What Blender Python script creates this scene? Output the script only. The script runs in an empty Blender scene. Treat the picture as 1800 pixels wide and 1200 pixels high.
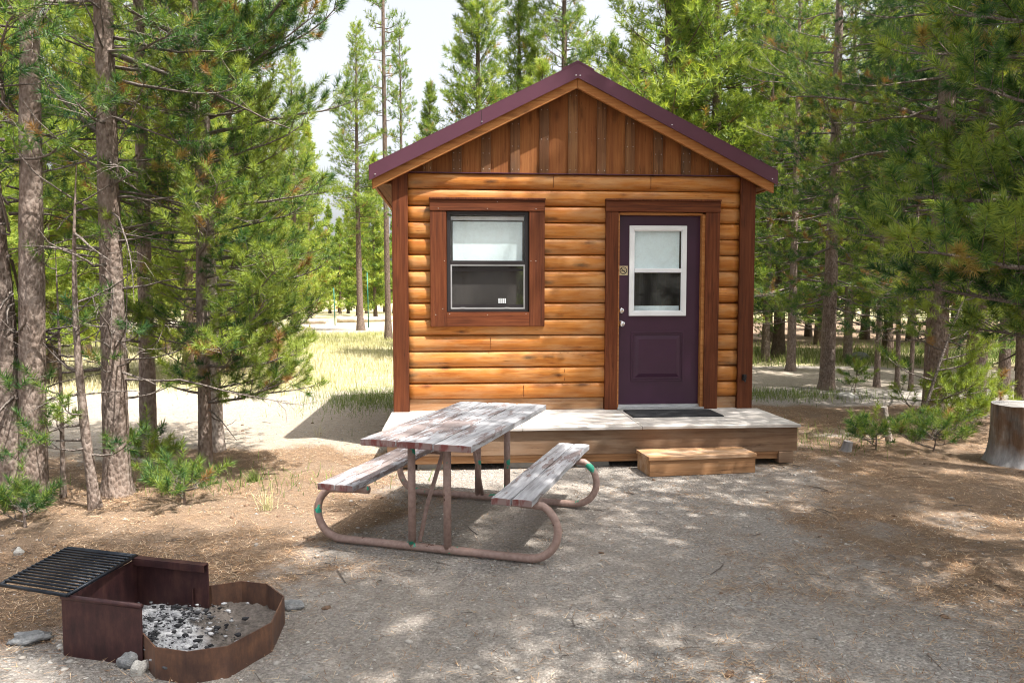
import bpy, bmesh, math, random
import numpy as np
from mathutils import Vector, Matrix, noise as mnoise
R_ = math.radians
sc = bpy.context.scene
COL = sc.collection
rng = np.random.default_rng(7)
random.seed(7)

# ------------------------------------------------------------------ camera
CAM = np.array([0, 0, 1.55])
PIT = math.atan(80 / 1320)
_F = np.array([0, math.cos(PIT), -math.sin(PIT)]); _U = np.array([0, math.sin(PIT), math.cos(PIT)]); _X = np.array([1., 0, 0])
def G(x, y, z=0.0):
    "real place on the level z that the photograph shows at pixel x, y (survey helper)"
    d = _F * 1320 + _X * (x - 900) + _U * (600 - y)
    return CAM + d * ((z - CAM[2]) / d[2])
cam = bpy.data.cameras.new('camera'); camo = bpy.data.objects.new('camera', cam); COL.objects.link(camo)
camo.location = CAM; camo.rotation_euler = (math.pi / 2 - PIT, 0, 0)
cam.sensor_width = 36; cam.lens = 36 * 1320 / 1800; cam.clip_start = .05; cam.clip_end = 1500
sc.camera = camo

# ------------------------------------------------------------------ light
SUN = Vector((1.075, -.73, 2.7)).normalized()
elev = math.asin(SUN.z); azi = math.atan2(SUN.x, SUN.y)
w = bpy.data.worlds.new('World'); sc.world = w; w.use_nodes = True
nt = w.node_tree; nt.nodes.clear()
sky = nt.nodes.new('ShaderNodeTexSky'); sky.sky_type = 'NISHITA'; sky.sun_disc = False
sky.sun_elevation = elev; sky.sun_rotation = azi; sky.air_density = 1.0; sky.dust_density = 6.0; sky.ozone_density = 1.0
bg = nt.nodes.new('ShaderNodeBackground'); bg.inputs[1].default_value = .15
wo = nt.nodes.new('ShaderNodeOutputWorld')
hs = nt.nodes.new('ShaderNodeHueSaturation'); hs.inputs['Saturation'].default_value = .24; hs.inputs['Value'].default_value = .95
nt.links.new(sky.outputs[0], hs.inputs['Color']); nt.links.new(hs.outputs[0], bg.inputs[0]); nt.links.new(bg.outputs[0], wo.inputs[0])
ld = bpy.data.lights.new('sun', 'SUN'); ld.energy = 5.0; ld.angle = R_(.53); ld.color = (1, .945, .86)
lo = bpy.data.objects.new('sun', ld); COL.objects.link(lo); lo.rotation_euler = SUN.to_track_quat('Z', 'Y').to_euler(); lo.location = (6, -6, 20)
sc.view_settings.view_transform = 'Standard'; sc.view_settings.look = 'None'
sc.view_settings.exposure = 1.35; sc.view_settings.gamma = 1.0
sc.cycles.max_bounces = 6; sc.cycles.transparent_max_bounces = 12; sc.cycles.diffuse_bounces = 3
sc.cycles.sample_clamp_indirect = 6; sc.cycles.filter_width = 1.05

# ------------------------------------------------------------------ material helpers
class NT:
    def __init__(s, name):
        s.m = bpy.data.materials.new(name); s.m.use_nodes = True
        s.t = s.m.node_tree; s.t.nodes.clear()
        s.out = s.t.nodes.new('ShaderNodeOutputMaterial')
    def n(s, typ, **k):
        o = s.t.nodes.new('ShaderNode' + typ)
        for a, v in k.items():
            if a.startswith('i_'):
                key = a[2:]; key = int(key) if key.isdigit() else key.replace('_', ' ')
                if isinstance(v, bpy.types.NodeSocket): s.t.links.new(v, o.inputs[key])
                else: o.inputs[key].default_value = v
            else: setattr(o, a, v)
        return o
    def l(s, a, b): s.t.links.new(a, b)
    def co(s, kind='Object', scale=(1, 1, 1), loc=(0, 0, 0)):
        c = s.n('TexCoord'); m = s.n('Mapping'); s.l(c.outputs[kind], m.inputs[0])
        m.inputs['Scale'].default_value = scale; m.inputs['Location'].default_value = loc
        return m.outputs[0]
    def noise(s, vec, sc_=5, det=4, rough=.55, dist=0):
        return s.n('TexNoise', i_Vector=vec, i_Scale=sc_, i_Detail=det, i_Roughness=rough, i_Distortion=dist).outputs[0]
    def ramp(s, fac, stops):
        r = s.n('ValToRGB'); e = r.color_ramp.elements
        while len(e) < len(stops): e.new(.5)
        for k, (p, c) in enumerate(stops):
            e[k].position = p; e[k].color = (c if hasattr(c, '__len__') else (c, c, c)) + (1,) if not hasattr(c, '__len__') or len(c) == 3 else c
        s.l(fac, r.inputs[0]); return r.outputs[0]
    def mix(s, f, a, b, bt='MIX'):
        m = s.n('Mix', data_type='RGBA', blend_type=bt)
        for key, v in ((0, f), (6, a), (7, b)):
            if isinstance(v, bpy.types.NodeSocket): s.l(v, m.inputs[key])
            else: m.inputs[key].default_value = v if key == 0 else (tuple(v) + (1,) if len(v) == 3 else v)
        return m.outputs[2]
    def math(s, op, a, b=0., clamp=False):
        m = s.n('Math', operation=op, use_clamp=clamp)
        for k, v in ((0, a), (1, b)):
            if isinstance(v, bpy.types.NodeSocket): s.l(v, m.inputs[k])
            else: m.inputs[k].default_value = v
        return m.outputs[0]
    def bsdf(s, col, rough=.7, bump=None, bs=.3, bd=.01, metal=0., spec=.3, **k):
        b = s.n('BsdfPrincipled')
        if isinstance(col, bpy.types.NodeSocket): s.l(col, b.inputs['Base Color'])
        else: b.inputs['Base Color'].default_value = tuple(col) + (1,)
        if isinstance(rough, bpy.types.NodeSocket): s.l(rough, b.inputs['Roughness'])
        else: b.inputs['Roughness'].default_value = rough
        b.inputs['Metallic'].default_value = metal; b.inputs['Specular IOR Level'].default_value = spec
        if bump is not None:
            bn = s.n('Bump', i_Height=bump, i_Strength=bs, i_Distance=bd); s.l(bn.outputs[0], b.inputs['Normal'])
        s.l(b.outputs[0], s.out.inputs[0]); return b

def wood(name, base, dark, light, axis='X', knots=.6, rough=.62, weather=None, wamt=.5, grain=1.0, seed=0., vary=0., bs=.35):
    "stained timber: grain stretched along an axis, knots and weathering"
    t = NT(name)
    def sx(a, b): return {'X': (a, b, b), 'Y': (b, a, b), 'Z': (b, b, a)}[axis]
    v = t.co(scale=sx(1.2, 22 * grain), loc=(seed, seed * 2, 0))
    g = t.noise(v, 1.6, 6, .6, .6)
    v2 = t.co(scale=sx(.6, 5), loc=(seed + 3, 0, seed))
    g2 = t.noise(v2, 1.3, 3, .5, .3)
    col = t.ramp(g, [(.28, dark), (.48, base), (.72, light)])
    col = t.mix(t.ramp(g2, [(.35, 0.), (.7, 1.)]), col, t.mix(.5, col, dark))
    if knots:
        vk = t.co(scale=sx(2.6, 8.5), loc=(seed * 1.3, .7, .2))
        k = t.n('TexVoronoi', i_Vector=vk, i_Scale=1.0, i_Randomness=1.0)
        nn = t.noise(t.co(scale=(14, 14, 14)), 1, 2)
        kd = t.math('ADD', k.outputs[0], t.math('MULTIPLY', nn, .22))
        km = t.ramp(kd, [(.16, 1.), (.24, .6), (.37, 0.)])
        col = t.mix(t.math('MULTIPLY', km, knots), col, tuple(c * .28 for c in dark))
    if weather:
        nw = t.noise(t.co(scale=sx(1.5, 6), loc=(0, seed, 4)), 1.4, 5, .65)
        wm = t.ramp(nw, [(.45, 0.), (.68, 1.)])
        col = t.mix(t.math('MULTIPLY', wm, wamt), col, weather)
    if vary:
        at = t.n('Attribute', attribute_name='vary')
        col = t.mix(t.math('MULTIPLY', at.outputs['Fac'], vary), col, t.mix(.65, col, dark))
    bm = t.math('ADD', g, t.math('MULTIPLY', t.noise(t.co(scale=(60, 60, 60)), 1, 3), .3))
    ck = t.noise(t.co(scale=sx(1.1, 30), loc=(seed * 5, 1, 2)), 1.5, 3, .5, .2)
    col = t.mix(t.ramp(ck, [(.655, 0.), (.67, .75), (.685, .0)]), col, tuple(c * .3 for c in dark))
    t.bsdf(col, rough, bm, bs, .004, spec=.22)
    return t.m

def simple(name, col, rough=.5, metal=0., var=.15, sc_=8., bs=.1, spec=.4):
    t = NT(name); n = t.noise(t.co(), sc_, 4)
    c = t.mix(t.ramp(n, [(.3, 0.), (.7, 1.)]), tuple(max(0, x * (1 - var)) for x in col), tuple(min(1, x * (1 + var)) for x in col))
    t.bsdf(c, rough, t.noise(t.co(), sc_ * 8, 3), bs, .002, metal, spec); return t.m

M = {}
M['log'] = wood('log_stain', (.47, .175, .034), (.23, .068, .013), (.58, .27, .075), 'X', 1.0, .42, (.52, .38, .22), .35, .8, 1., .6)
M['logplain'] = wood('weathered_sill', (.36, .19, .09), (.22, .10, .045), (.42, .27, .15), 'X', .5, .7, (.42, .33, .25), .6, 1, 3.)
M['trim'] = wood('redwood_trim', (.120, .031, .010), (.052, .015, .006), (.175, .055, .019), 'Z', .35, .6, None, 0, 1.3, 5.)
M['trimh'] = wood('redwood_trim_cross', (.120, .031, .010), (.052, .015, .006), (.175, .055, .019), 'X', .35, .6, None, 0, 1.3, 6.)
M['gable'] = wood('gable_board', (.25, .088, .024), (.13, .040, .012), (.34, .14, .042), 'Z', .6, .7, (.36, .18, .06), .2, 1.2, 9., .6)
M['batten'] = wood('gable_batten', (.20, .085, .032), (.085, .035, .016), (.31, .16, .065), 'Z', .7, .7, (.12, .08, .05), .6, 1.3, 12., 1.0)
M['rake'] = wood('rake_board', (.40, .165, .05), (.24, .085, .026), (.48, .24, .09), 'X', .5, .6, None, 0, 1, 15.)
M['soffit'] = wood('soffit_wood', (.26, .10, .04), (.13, .05, .02), (.32, .15, .06), 'Y', .4, .7)
M['deckskirt'] = wood('skirt_board', (.185, .112, .068), (.105, .06, .036), (.25, .16, .10), 'X', .55, .75, (.26, .20, .15), .4, .8, 20.)
M['skid'] = wood('skid_timber', (.36, .19, .09), (.2, .1, .05), (.42, .25, .14), 'X', .4, .75)
M['deck'] = wood('deck_sheet', (.48, .45, .42), (.33, .29, .26), (.57, .545, .52), 'X', .25, .8, (.54, .52, .51), .5, .7, 25.)
M['step'] = wood('step_timber', (.42, .24, .12), (.28, .14, .07), (.50, .32, .18), 'X', .4, .75, (.52, .42, .34), .6, .9, 31.)
M['inner'] = wood('interior_panel', (.30, .20, .13), (.18, .11, .07), (.38, .27, .19), 'Z', .3, .8)
M['roof'] = simple('burgundy_metal', (.105, .036, .060), .36, .3, .08, 3, .03, .6)
M['door'] = simple('plum_paint', (.043, .013, .035), .38, 0, .10, 4, .05, .5)
M['white'] = simple('white_plastic', (.78, .80, .83), .4, 0, .04, 4, .03)
M['bronze'] = simple('bronze_metal', (.030, .026, .028), .35, .3, .1, 4, .03)
M['alu'] = simple('bare_aluminium', (.55, .56, .58), .35, .8, .1, 10, .05)
M['blind'] = simple('pale_blind', (.80, .92, .96), .8, 0, .04, 3, .02)
M['chrome'] = simple('chrome', (.75, .75, .77), .15, 1., .05, 10, .0)
M['black'] = simple('black_plastic', (.014, .014, .016), .5, 0, .2, 30, .1)
M['signplate'] = simple('gold_plate', (.55, .47, .30), .4, .2, .05, 10, .0)
M['concrete'] = simple('concrete', (.30, .29, .27), .9, 0, .2, 12, .4)
M['greenmetal'] = simple('green_post', (.02, .12, .08), .5, .2, .1, 5, .05)
M['screen'] = simple('insect_screen', (.03, .03, .032), .8, 0, .1, 5, 0)

t = NT('window_glass')                                   # thin clear pane
fr = t.n('Fresnel', i_IOR=1.5); gl = t.n('BsdfGlossy', i_Roughness=.02); tr = t.n('BsdfTransparent', i_Color=(.98, .99, .99, 1))
wob = t.n('Bump', i_Height=t.noise(t.co(), 2.5, 2), i_Strength=.02, i_Distance=.02); t.l(wob.outputs[0], gl.inputs['Normal'])
mx = t.n('MixShader'); t.l(t.math('MULTIPLY', t.math('MULTIPLY', fr.outputs[0], t.math('SUBTRACT', 1., t.n('NewGeometry').outputs['Backfacing'])), 1.5, True), mx.inputs[0]); t.l(tr.outputs[0], mx.inputs[1]); t.l(gl.outputs[0], mx.inputs[2]); t.l(mx.outputs[0], t.out.inputs[0])
dust = t.ramp(t.noise(t.co(), 6, 5, .7), [(.4, .015), (.75, .09)]); df = t.n('BsdfDiffuse', i_Color=(.5, .5, .48, 1)); m2 = t.n('MixShader'); t.l(dust, m2.inputs[0]); t.l(mx.outputs[0], m2.inputs[1]); t.l(df.outputs[0], m2.inputs[2]); t.l(m2.outputs[0], t.out.inputs[0])
M['glass'] = t.m
t = NT('screened_glass')                                 # pane behind a fine insect screen
fr = t.n('Fresnel', i_IOR=1.5); gl = t.n('BsdfGlossy', i_Roughness=.06); tr = t.n('BsdfTransparent', i_Color=(.5, .5, .5, 1))
mx = t.n('MixShader'); t.l(t.math('MULTIPLY', t.math('MULTIPLY', fr.outputs[0], t.math('SUBTRACT', 1., t.n('NewGeometry').outputs['Backfacing'])), 2.2, True), mx.inputs[0]); t.l(tr.outputs[0], mx.inputs[1]); t.l(gl.outputs[0], mx.inputs[2]); t.l(mx.outputs[0], t.out.inputs[0])
df = t.n('BsdfDiffuse', i_Color=(.20, .19, .185, 1)); m2 = t.n('MixShader', i_0=.22); t.l(mx.outputs[0], m2.inputs[1]); t.l(df.outputs[0], m2.inputs[2]); t.l(m2.outputs[0], t.out.inputs[0])
M['glass2'] = t.m

# bark
def bark(name, a, b, c, sc_=1.):
    t = NT(name)
    v = t.co(scale=(17 * sc_, 17 * sc_, 8 * sc_))
    vo = t.n('TexVoronoi', i_Vector=t.mix(.12, v, t.n('TexNoise', i_Vector=v, i_Scale=2.).outputs[1]), i_Scale=3.2, feature='F1')
    n1 = t.noise(t.co(scale=(9, 9, 5)), 2.4, 6, .75)
    n2 = t.noise(t.co(scale=(1, 1, .5)), 2., 3, .6)
    f = t.math('ADD', t.math('MULTIPLY', vo.outputs[0], .35), t.math('MULTIPLY', n1, .75))
    col = t.ramp(f, [(.25, c), (.5, b), (.85, a)])
    col = t.mix(t.ramp(n2, [(.4, 0.), (.65, .7)]), col, t.mix(.5, col, (a[0] * .9, a[1] * .75, a[2] * .65)))
    t.bsdf(col, .9, t.math('SUBTRACT', n1, t.math('MULTIPLY', vo.outputs[0], .8)), .9, .02, spec=.15)
    return t.m
M['bark'] = bark('pine_bark', (.33, .28, .25), (.165, .128, .110), (.045, .034, .030))
M['barkpale'] = bark('pale_bark', (.50, .45, .41), (.29, .245, .215), (.10, .08, .07))
M['barkdead'] = bark('dead_twig_bark', (.13, .11, .10), (.22, .19, .17), (.33, .30, .27), 2)
M['barkfar'] = bark('far_bark', (.07, .052, .045), (.17, .125, .10), (.27, .21, .17), .6)

def needle_mat(name, g0, g1, g2, br, trans=.35):
    t = NT(name)
    at = t.n('Attribute', attribute_name='tint').outputs['Fac']
    oi = t.n('ObjectInfo').outputs['Random']
    f = t.math('ADD', at, t.math('MULTIPLY', t.math('SUBTRACT', oi, .5), .12))
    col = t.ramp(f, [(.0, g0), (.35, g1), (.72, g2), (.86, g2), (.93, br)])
    d = t.n('BsdfPrincipled'); t.l(col, d.inputs['Base Color']); d.inputs['Roughness'].default_value = .5; d.inputs['Specular IOR Level'].default_value = .35
    tl = t.n('BsdfTranslucent'); t.l(t.mix(1., col, (1.6, 1.5, .6), 'MULTIPLY'), tl.inputs[0])
    mx = t.n('MixShader', i_0=trans); t.l(d.outputs[0], mx.inputs[1]); t.l(tl.outputs[0], mx.inputs[2]); t.l(mx.outputs[0], t.out.inputs[0])
    return t.m
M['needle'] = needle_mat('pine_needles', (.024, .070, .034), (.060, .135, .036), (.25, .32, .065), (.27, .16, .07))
M['needlefar'] = needle_mat('sunlit_tone_needles', (.035, .085, .022), (.125, .205, .040), (.30, .36, .08), (.29, .20, .08), .45)  # copy for background pines, with sunlit brightness put into the needle colour

# ------------------------------------------------------------------ mesh helpers
def link(o, parent=None):
    COL.objects.link(o)
    if parent: o.parent = parent
    return o
def tag(o, label=None, cat=None, group=None, kind=None):
    for k, v in (('label', label), ('category', cat), ('group', group), ('kind', kind)):
        if v: o[k] = v
    return o
def empty(name, loc=(0, 0, 0), rz=0., **k):
    o = bpy.data.objects.new(name, None); o.empty_display_size = .2; link(o)
    o.location = loc; o.rotation_euler.z = rz; tag(o, **k); return o

def np_mesh(name, V, Fs, mats, parent=None, smooth=False, tint=None, attr='tint', midx=None, loc=None):
    "V (n,3) array, Fs (m,k) array of equal-size faces or list of such arrays"
    me = bpy.data.meshes.new(name)
    V = np.asarray(V, dtype=np.float32); Fl = Fs if isinstance(Fs, list) else [Fs]
    Fl = [np.asarray(f, dtype=np.int32) for f in Fl if len(f)]
    me.vertices.add(len(V)); me.vertices.foreach_set('co', V.ravel())
    li = np.concatenate([f.ravel() for f in Fl]); tot = np.concatenate([np.full(len(f), f.shape[1], np.int32) for f in Fl])
    me.loops.add(len(li)); me.loops.foreach_set('vertex_index', li)
    me.polygons.add(len(tot)); me.polygons.foreach_set('loop_start', np.concatenate([[0], np.cumsum(tot)[:-1]]).astype(np.int32))
    me.polygons.foreach_set('loop_total', tot)
    if smooth: me.polygons.foreach_set('use_smooth', np.ones(len(tot), bool))
    for m in (mats if isinstance(mats, (list, tuple)) else [mats]): me.materials.append(m)
    if midx is not None: me.polygons.foreach_set('material_index', np.asarray(midx, np.int32))
    if tint is not None:
        a = me.attributes.new(attr, 'FLOAT', 'POINT'); a.data.foreach_set('value', np.asarray(tint, np.float32))
    me.update(calc_edges=True); me.validate()
    o = bpy.data.objects.new(name, me); link(o, parent)
    if loc is not None: o.location = loc
    return o

class MB:
    def __init__(s): s.v = []; s.f = []; s.sm = []; s.vary = []; s.cur = 0.
    def add(s, vs, fs, smooth=False):
        b = len(s.v); s.v += [tuple(map(float, v)) for v in vs]; s.vary += [s.cur] * len(vs)
        s.f += [tuple(b + i for i in f) for f in fs]; s.sm += [smooth] * len(fs)
    def box(s, x0, x1, y0, y1, z0, z1):
        s.add([(x0, y0, z0), (x1, y0, z0), (x1, y1, z0), (x0, y1, z0), (x0, y0, z1), (x1, y0, z1), (x1, y1, z1), (x0, y1, z1)],
              [(0, 3, 2, 1), (4, 5, 6, 7), (0, 1, 5, 4), (1, 2, 6, 5), (2, 3, 7, 6), (3, 0, 4, 7)])
    def prism(s, poly, y0, y1):
        "polygon in (x,z), counter-clockwise seen from -y, extruded y0..y1"
        n = len(poly)
        s.add([(x, y0, z) for x, z in poly] + [(x, y1, z) for x, z in poly],
              [tuple(range(n)), tuple(range(2 * n - 1, n - 1, -1))] + [(i, n + i, n + (i + 1) % n, (i + 1) % n)[::-1] if False else ((i + 1) % n, i, n + i, n + (i + 1) % n) for i in range(n)])
    def tube(s, pts, rad, n=10, cap=True, jitter=0.):
        pts = [Vector(p) for p in pts]; rad = rad if hasattr(rad, '__len__') else [rad] * len(pts)
        b = []; up = None
        for i, p in enumerate(pts):
            d = (pts[min(i + 1, len(pts) - 1)] - pts[max(i - 1, 0)]).normalized()
            if up is None: up = d.orthogonal().normalized()
            up = (up - d * up.dot(d)).normalized(); q = d.cross(up)
            for k in range(n):
                a = 2 * math.pi * k / n; r = rad[i] * (1 + jitter * random.uniform(-1, 1))
                b.append(p + up * (math.cos(a) * r) + q * (math.sin(a) * r))
        fs = [(i * n + k, i * n + (k + 1) % n, (i + 1) * n + (k + 1) % n, (i + 1) * n + k) for i in range(len(pts) - 1) for k in range(n)]
        if cap: fs += [tuple(range(n - 1, -1, -1)), tuple(range((len(pts) - 1) * n, len(pts) * n))]
        s.add(b, fs, True)
    def build(s, name, mat, parent=None, bevel=0., loc=None, smooth=None):
        me = bpy.data.meshes.new(name); me.from_pydata(s.v, [], s.f)
        me.polygons.foreach_set('use_smooth', [x if smooth is None else smooth for x in s.sm])
        a = me.attributes.new('vary', 'FLOAT', 'POINT'); a.data.foreach_set('value', s.vary)
        me.materials.append(mat)
        bm = bmesh.new(); bm.from_mesh(me); bmesh.ops.recalc_face_normals(bm, faces=bm.faces); bm.to_mesh(me); bm.free()
        me.update(); o = bpy.data.objects.new(name, me); link(o, parent)
        if loc is not None: o.location = loc
        if bevel:
            m = o.modifiers.new('bevel', 'BEVEL'); m.width = bevel; m.segments = 2; m.limit_method = 'ANGLE'; m.angle_limit = R_(50)
        return o

def vnoise(x, y, s, seed=0):
    "smooth value noise in numpy, 0..1"
    x = np.asarray(x) * s + seed * 17.31; y = np.asarray(y) * s - seed * 9.77
    xi = np.floor(x).astype(np.int64); yi = np.floor(y).astype(np.int64); fx = x - xi; fy = y - yi
    fx = fx * fx * (3 - 2 * fx); fy = fy * fy * (3 - 2 * fy)
    def h(a, b):
        n = (a * 374761393 + b * 668265263 + seed * 974711) & 0x7fffffff
        n = ((n ^ (n >> 13)) * 1274126177) & 0x7fffffff
        return (n & 0xffff) / 65535.
    return (h(xi, yi) * (1 - fx) + h(xi + 1, yi) * fx) * (1 - fy) + (h(xi, yi + 1) * (1 - fx) + h(xi + 1, yi + 1) * fx) * fy
def fbm(x, y, s, seed=0, o=3): return sum(vnoise(x, y, s * 2 ** k, seed + k) * .5 ** k for k in range(o)) / sum(.5 ** k for k in range(o))
def sstep(a, b, x): t = np.clip((x - a) / (b - a), 0, 1); return t * t * (3 - 2 * t)

# ------------------------------------------------------------------ ground
def hgt(x, y):
    x = np.asarray(x, float); y = np.asarray(y, float)
    rough = .012 * (fbm(x, y, 2.2, 3) - .5) + .007 * (fbm(x, y, 9., 5) - .5)
    mound = .10 * sstep(-2.4, -5., x) * sstep(4, 6, y) * (1 - sstep(9, 12, y)) * 0
    far = .25 * (fbm(x, y, .12, 8) - .5) * sstep(16, 40, y)
    return rough + mound + far - .004
def zones(x, y):
    "litter, grass, pale masks"
    n = fbm(x, y, .9, 11) - .5; n2 = fbm(x, y, 2.8, 14) - .5
    q = n * 1.4 + n2 * .7
    # needle litter: left trees, right woods
    lit = sstep(-.75, -2.1, x + q * 1.2 - .12 * (y - 4)) * sstep(3.1, 3.9, y + q) * (1 - sstep(6.9, 7.6, y + q * 1.2))
    lit2 = sstep(.2, 3.4, x + q * 2.6 - .12 * (y - 3)) * (1 - sstep(10.3, 11.5, y + q))
    lit3 = sstep(1.5, 4, x) * sstep(18, 22, y + q * 3) * .8 + sstep(7.5, 9, x) * .9
    lit = np.clip(np.maximum(np.maximum(lit, lit2), lit3 * (y < 80)), 0, 1)
    # the road behind on the right, the road far left
    road = sstep(12.4, 12.9, y + q * .5) * (1 - sstep(15.6, 16.4, y + q * .8)) * sstep(2, 3.2, x)
    road2 = sstep(30.5, 31.5, y + .05 * x) * (1 - sstep(43, 45, y)) * sstep(4, 2, x)
    # meadow
    gr = sstep(11.6, 13.4, y + q * 2.2) * sstep(2.8, 1.0, x)
    gr = np.maximum(gr, sstep(16., 17.2, y + q * 1.2) * (1 - sstep(21, 24, y + q * 4)) * sstep(2, 3, x))
    gr = np.maximum(gr, sstep(45, 48, y))
    gr = gr * (1 - road) * (1 - road2)
    lit = lit * (1 - road) * (1 - road2)
    # sun-bleached dusty path on the left
    pale = sstep(6.6, 7.6, y + q * .9) * sstep(-1.0, -1.6, x) * (1 - gr)
    pale = np.maximum(pale, np.maximum(road, road2))
    return lit, np.clip(gr, 0, 1), np.clip(pale, 0, 1)

def axis_pts(lo, hi, f0, f1, step, ratio):
    a = list(np.arange(f0, f1, step)); d = step; x = a[-1]
    while x < hi: d *= ratio; x += d; a.append(x)
    d = step; x = f0
    while x > lo: d *= ratio; x -= d; a.insert(0, x)
    return np.array(a)
gx = axis_pts(-420, 420, -4.2, 5.2, .05, 1.09); gy = axis_pts(-60, 600, 2.2, 8.4, .05, 1.07)
XX, YY = np.meshgrid(gx, gy, indexing='ij'); nx, ny = XX.shape
ZZ = hgt(XX, YY)
idx = np.arange(nx * ny).reshape(nx, ny)
Fq = np.stack([idx[:-1, :-1], idx[1:, :-1], idx[1:, 1:], idx[:-1, 1:]], -1).reshape(-1, 4)
lit, gra, pal = zones(XX, YY)

t = NT('ground_earth')
A = lambda n: t.n('Attribute', attribute_name=n).outputs['Fac']
v = t.co()
nf = t.noise(v, 60, 4, .7); nm = t.noise(v, 9, 5, .65); nl = t.noise(v, 1.3, 4, .6); nn_ = t.noise(v, 190, 2, .6)
vo = t.n('TexVoronoi', i_Vector=v, i_Scale=85.); vo2 = t.n('TexVoronoi', i_Vector=v, i_Scale=34.)
grav = t.ramp(nf, [(.25, (.125, .112, .103)), (.5, (.29, .265, .245)), (.75, (.48, .45, .42))])
cell = t.n('SeparateColor'); t.l(vo.outputs['Color'], cell.inputs[0])
stone = t.ramp(cell.outputs[0], [(0., (.12, .115, .112)), (.45, (.30, .28, .26)), (.8, (.43, .395, .355)), (1., (.64, .62, .59))])
grav = t.mix(t.ramp(nm, [(.35, .25), (.7, .7)]), grav, stone)
grav = t.mix(t.ramp(nl, [(.35, 0.), (.7, .5)]), grav, t.mix(nf, (.20, .17, .145), (.42, .37, .32)))
litc = t.ramp(t.noise(t.co(scale=(1, 1, 1)), 42, 5, .75, 2.5), [(.25, (.060, .042, .032)), (.45, (.17, .115, .078)), (.6, (.30, .215, .15)), (.8, (.48, .38, .28))])
litc = t.mix(t.ramp(nl, [(.4, 0.), (.7, .5)]), litc, t.mix(nf, (.15, .11, .08), (.37, .30, .24)))
palc = t.mix(t.ramp(nm, [(.3, 0.), (.7, 1.)]), (.31, .255, .20), (.44, .37, .29))
palc = t.mix(.3, palc, stone)
grc = t.ramp(t.noise(v, 3.2, 5, .7), [(.3, (.25, .25, .12)), (.5, (.44, .39, .24)), (.7, (.55, .50, .37))])
grc = t.mix(t.ramp(nf, [(.3, 0.), (.75, .6)]), grc, (.24, .21, .10))
def edge(a, k):
    s_ = t.math('ADD', A(a), t.math('MULTIPLY', t.math('SUBTRACT', nm, .5), k))
    s_ = t.math('ADD', s_, t.math('MULTIPLY', t.math('SUBTRACT', nf, .5), k * .8))
    return t.ramp(s_, [(.3, 0.), (.7, 1.)])
nlow = t.noise(v, .55, 4, .6, .6); grav = t.mix(t.ramp(nlow, [(.40, .0), (.66, .42)]), grav, t.mix(nf, (.13, .10, .08), (.34, .285, .235)))
col = t.mix(edge('pale', .5), grav, palc)
col = t.mix(edge('litter', .9), col, litc)
col = t.mix(edge('grass', .7), col, grc)
bmp = t.math('ADD', t.math('MULTIPLY', nf, .8), t.math('SUBTRACT', t.math('MULTIPLY', nm, .8), t.math('MULTIPLY', vo.outputs[0], .5)))
t.bsdf(col, .95, bmp, 1.0, .02, spec=.1)
M['ground'] = t.m
grd = np_mesh('ground', np.stack([XX, YY, ZZ], -1).reshape(-1, 3), Fq, M['ground'], smooth=True, tint=lit.ravel(), attr='litter')
for nme, arr in (('grass', gra), ('pale', pal)):
    a = grd.data.attributes.new(nme, 'FLOAT', 'POINT'); a.data.foreach_set('value', arr.ravel().astype(np.float32))
tag(grd, 'gravel and pine litter clearing running back to a dry meadow', 'ground', kind='structure')

# ---- loose gravel, litter, grass (uncountable stuff)
def scatter(n, x0, x1, y0, y1, dens, near_pow=1.):
    out = []
    while sum(map(len, out)) < n:
        m = n * 2; x = rng.uniform(x0, x1, m); u = rng.random(m); y = y0 + (y1 - y0) * u ** near_pow
        k = rng.random(m) < dens(x, y); k &= np.abs(x) < .72 * y + .6
        out.append(np.stack([x[k], y[k]], -1))
    return np.concatenate(out)[:n]
def rock_mesh(n_sub, seed, flat=.6, j=.25):
    bm = bmesh.new(); bmesh.ops.create_icosphere(bm, subdivisions=n_sub, radius=1)
    for v in bm.verts:
        d = mnoise.noise(v.co * 1.3 + Vector((seed * 3.1, seed, 0))) * j * 2 + mnoise.noise(v.co * 3.5 + Vector((seed, 0, seed))) * j * .5
        v.co *= 1 + d; v.co.z *= flat
    V = np.array([v.co[:] for v in bm.verts]); Fc = np.array([[v.index for v in f.verts] for f in bm.faces]); bm.free(); return V, Fc
def stones(name, P, rad, mat, seed, **k):
    V0, F0 = rock_mesh(1, seed); n = len(P)
    a = rng.uniform(0, 6.28, n); ca, sa = np.cos(a), np.sin(a)
    sx = rad * rng.uniform(.8, 1.5, n); sy = rad * rng.uniform(.6, 1.1, n); sz = rad * rng.uniform(.4, .9, n)
    X = V0[None, :, 0] * sx[:, None]; Yv = V0[None, :, 1] * sy[:, None]; Z = V0[None, :, 2] * sz[:, None]
    W = np.stack([X * ca[:, None] - Yv * sa[:, None] + P[:, 0, None], X * sa[:, None] + Yv * ca[:, None] + P[:, 1, None],
                  Z + (hgt(P[:, 0], P[:, 1]) + rad * .12)[:, None]], -1).reshape(-1, 3)
    Fa = (F0[None] + (np.arange(n) * len(V0))[:, None, None]).reshape(-1, 3)
    o = np_mesh(name, W, Fa, mat, smooth=False, tint=np.repeat(rng.random(n), len(V0))); tag(o, **k); return o
t = NT('pebble'); at = t.n('Attribute', attribute_name='tint').outputs['Fac']
c = t.ramp(at, [(0., (.17, .165, .16)), (.4, (.33, .31, .29)), (.75, (.44, .39, .34)), (.93, (.56, .53, .50)), (1., (.72, .70, .66))])
t.bsdf(t.mix(.35, c, t.mix(t.noise(t.co(), 120, 3), (.12, .11, .10), (.6, .57, .53))), .9, spec=.15); M['pebble'] = t.m
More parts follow.
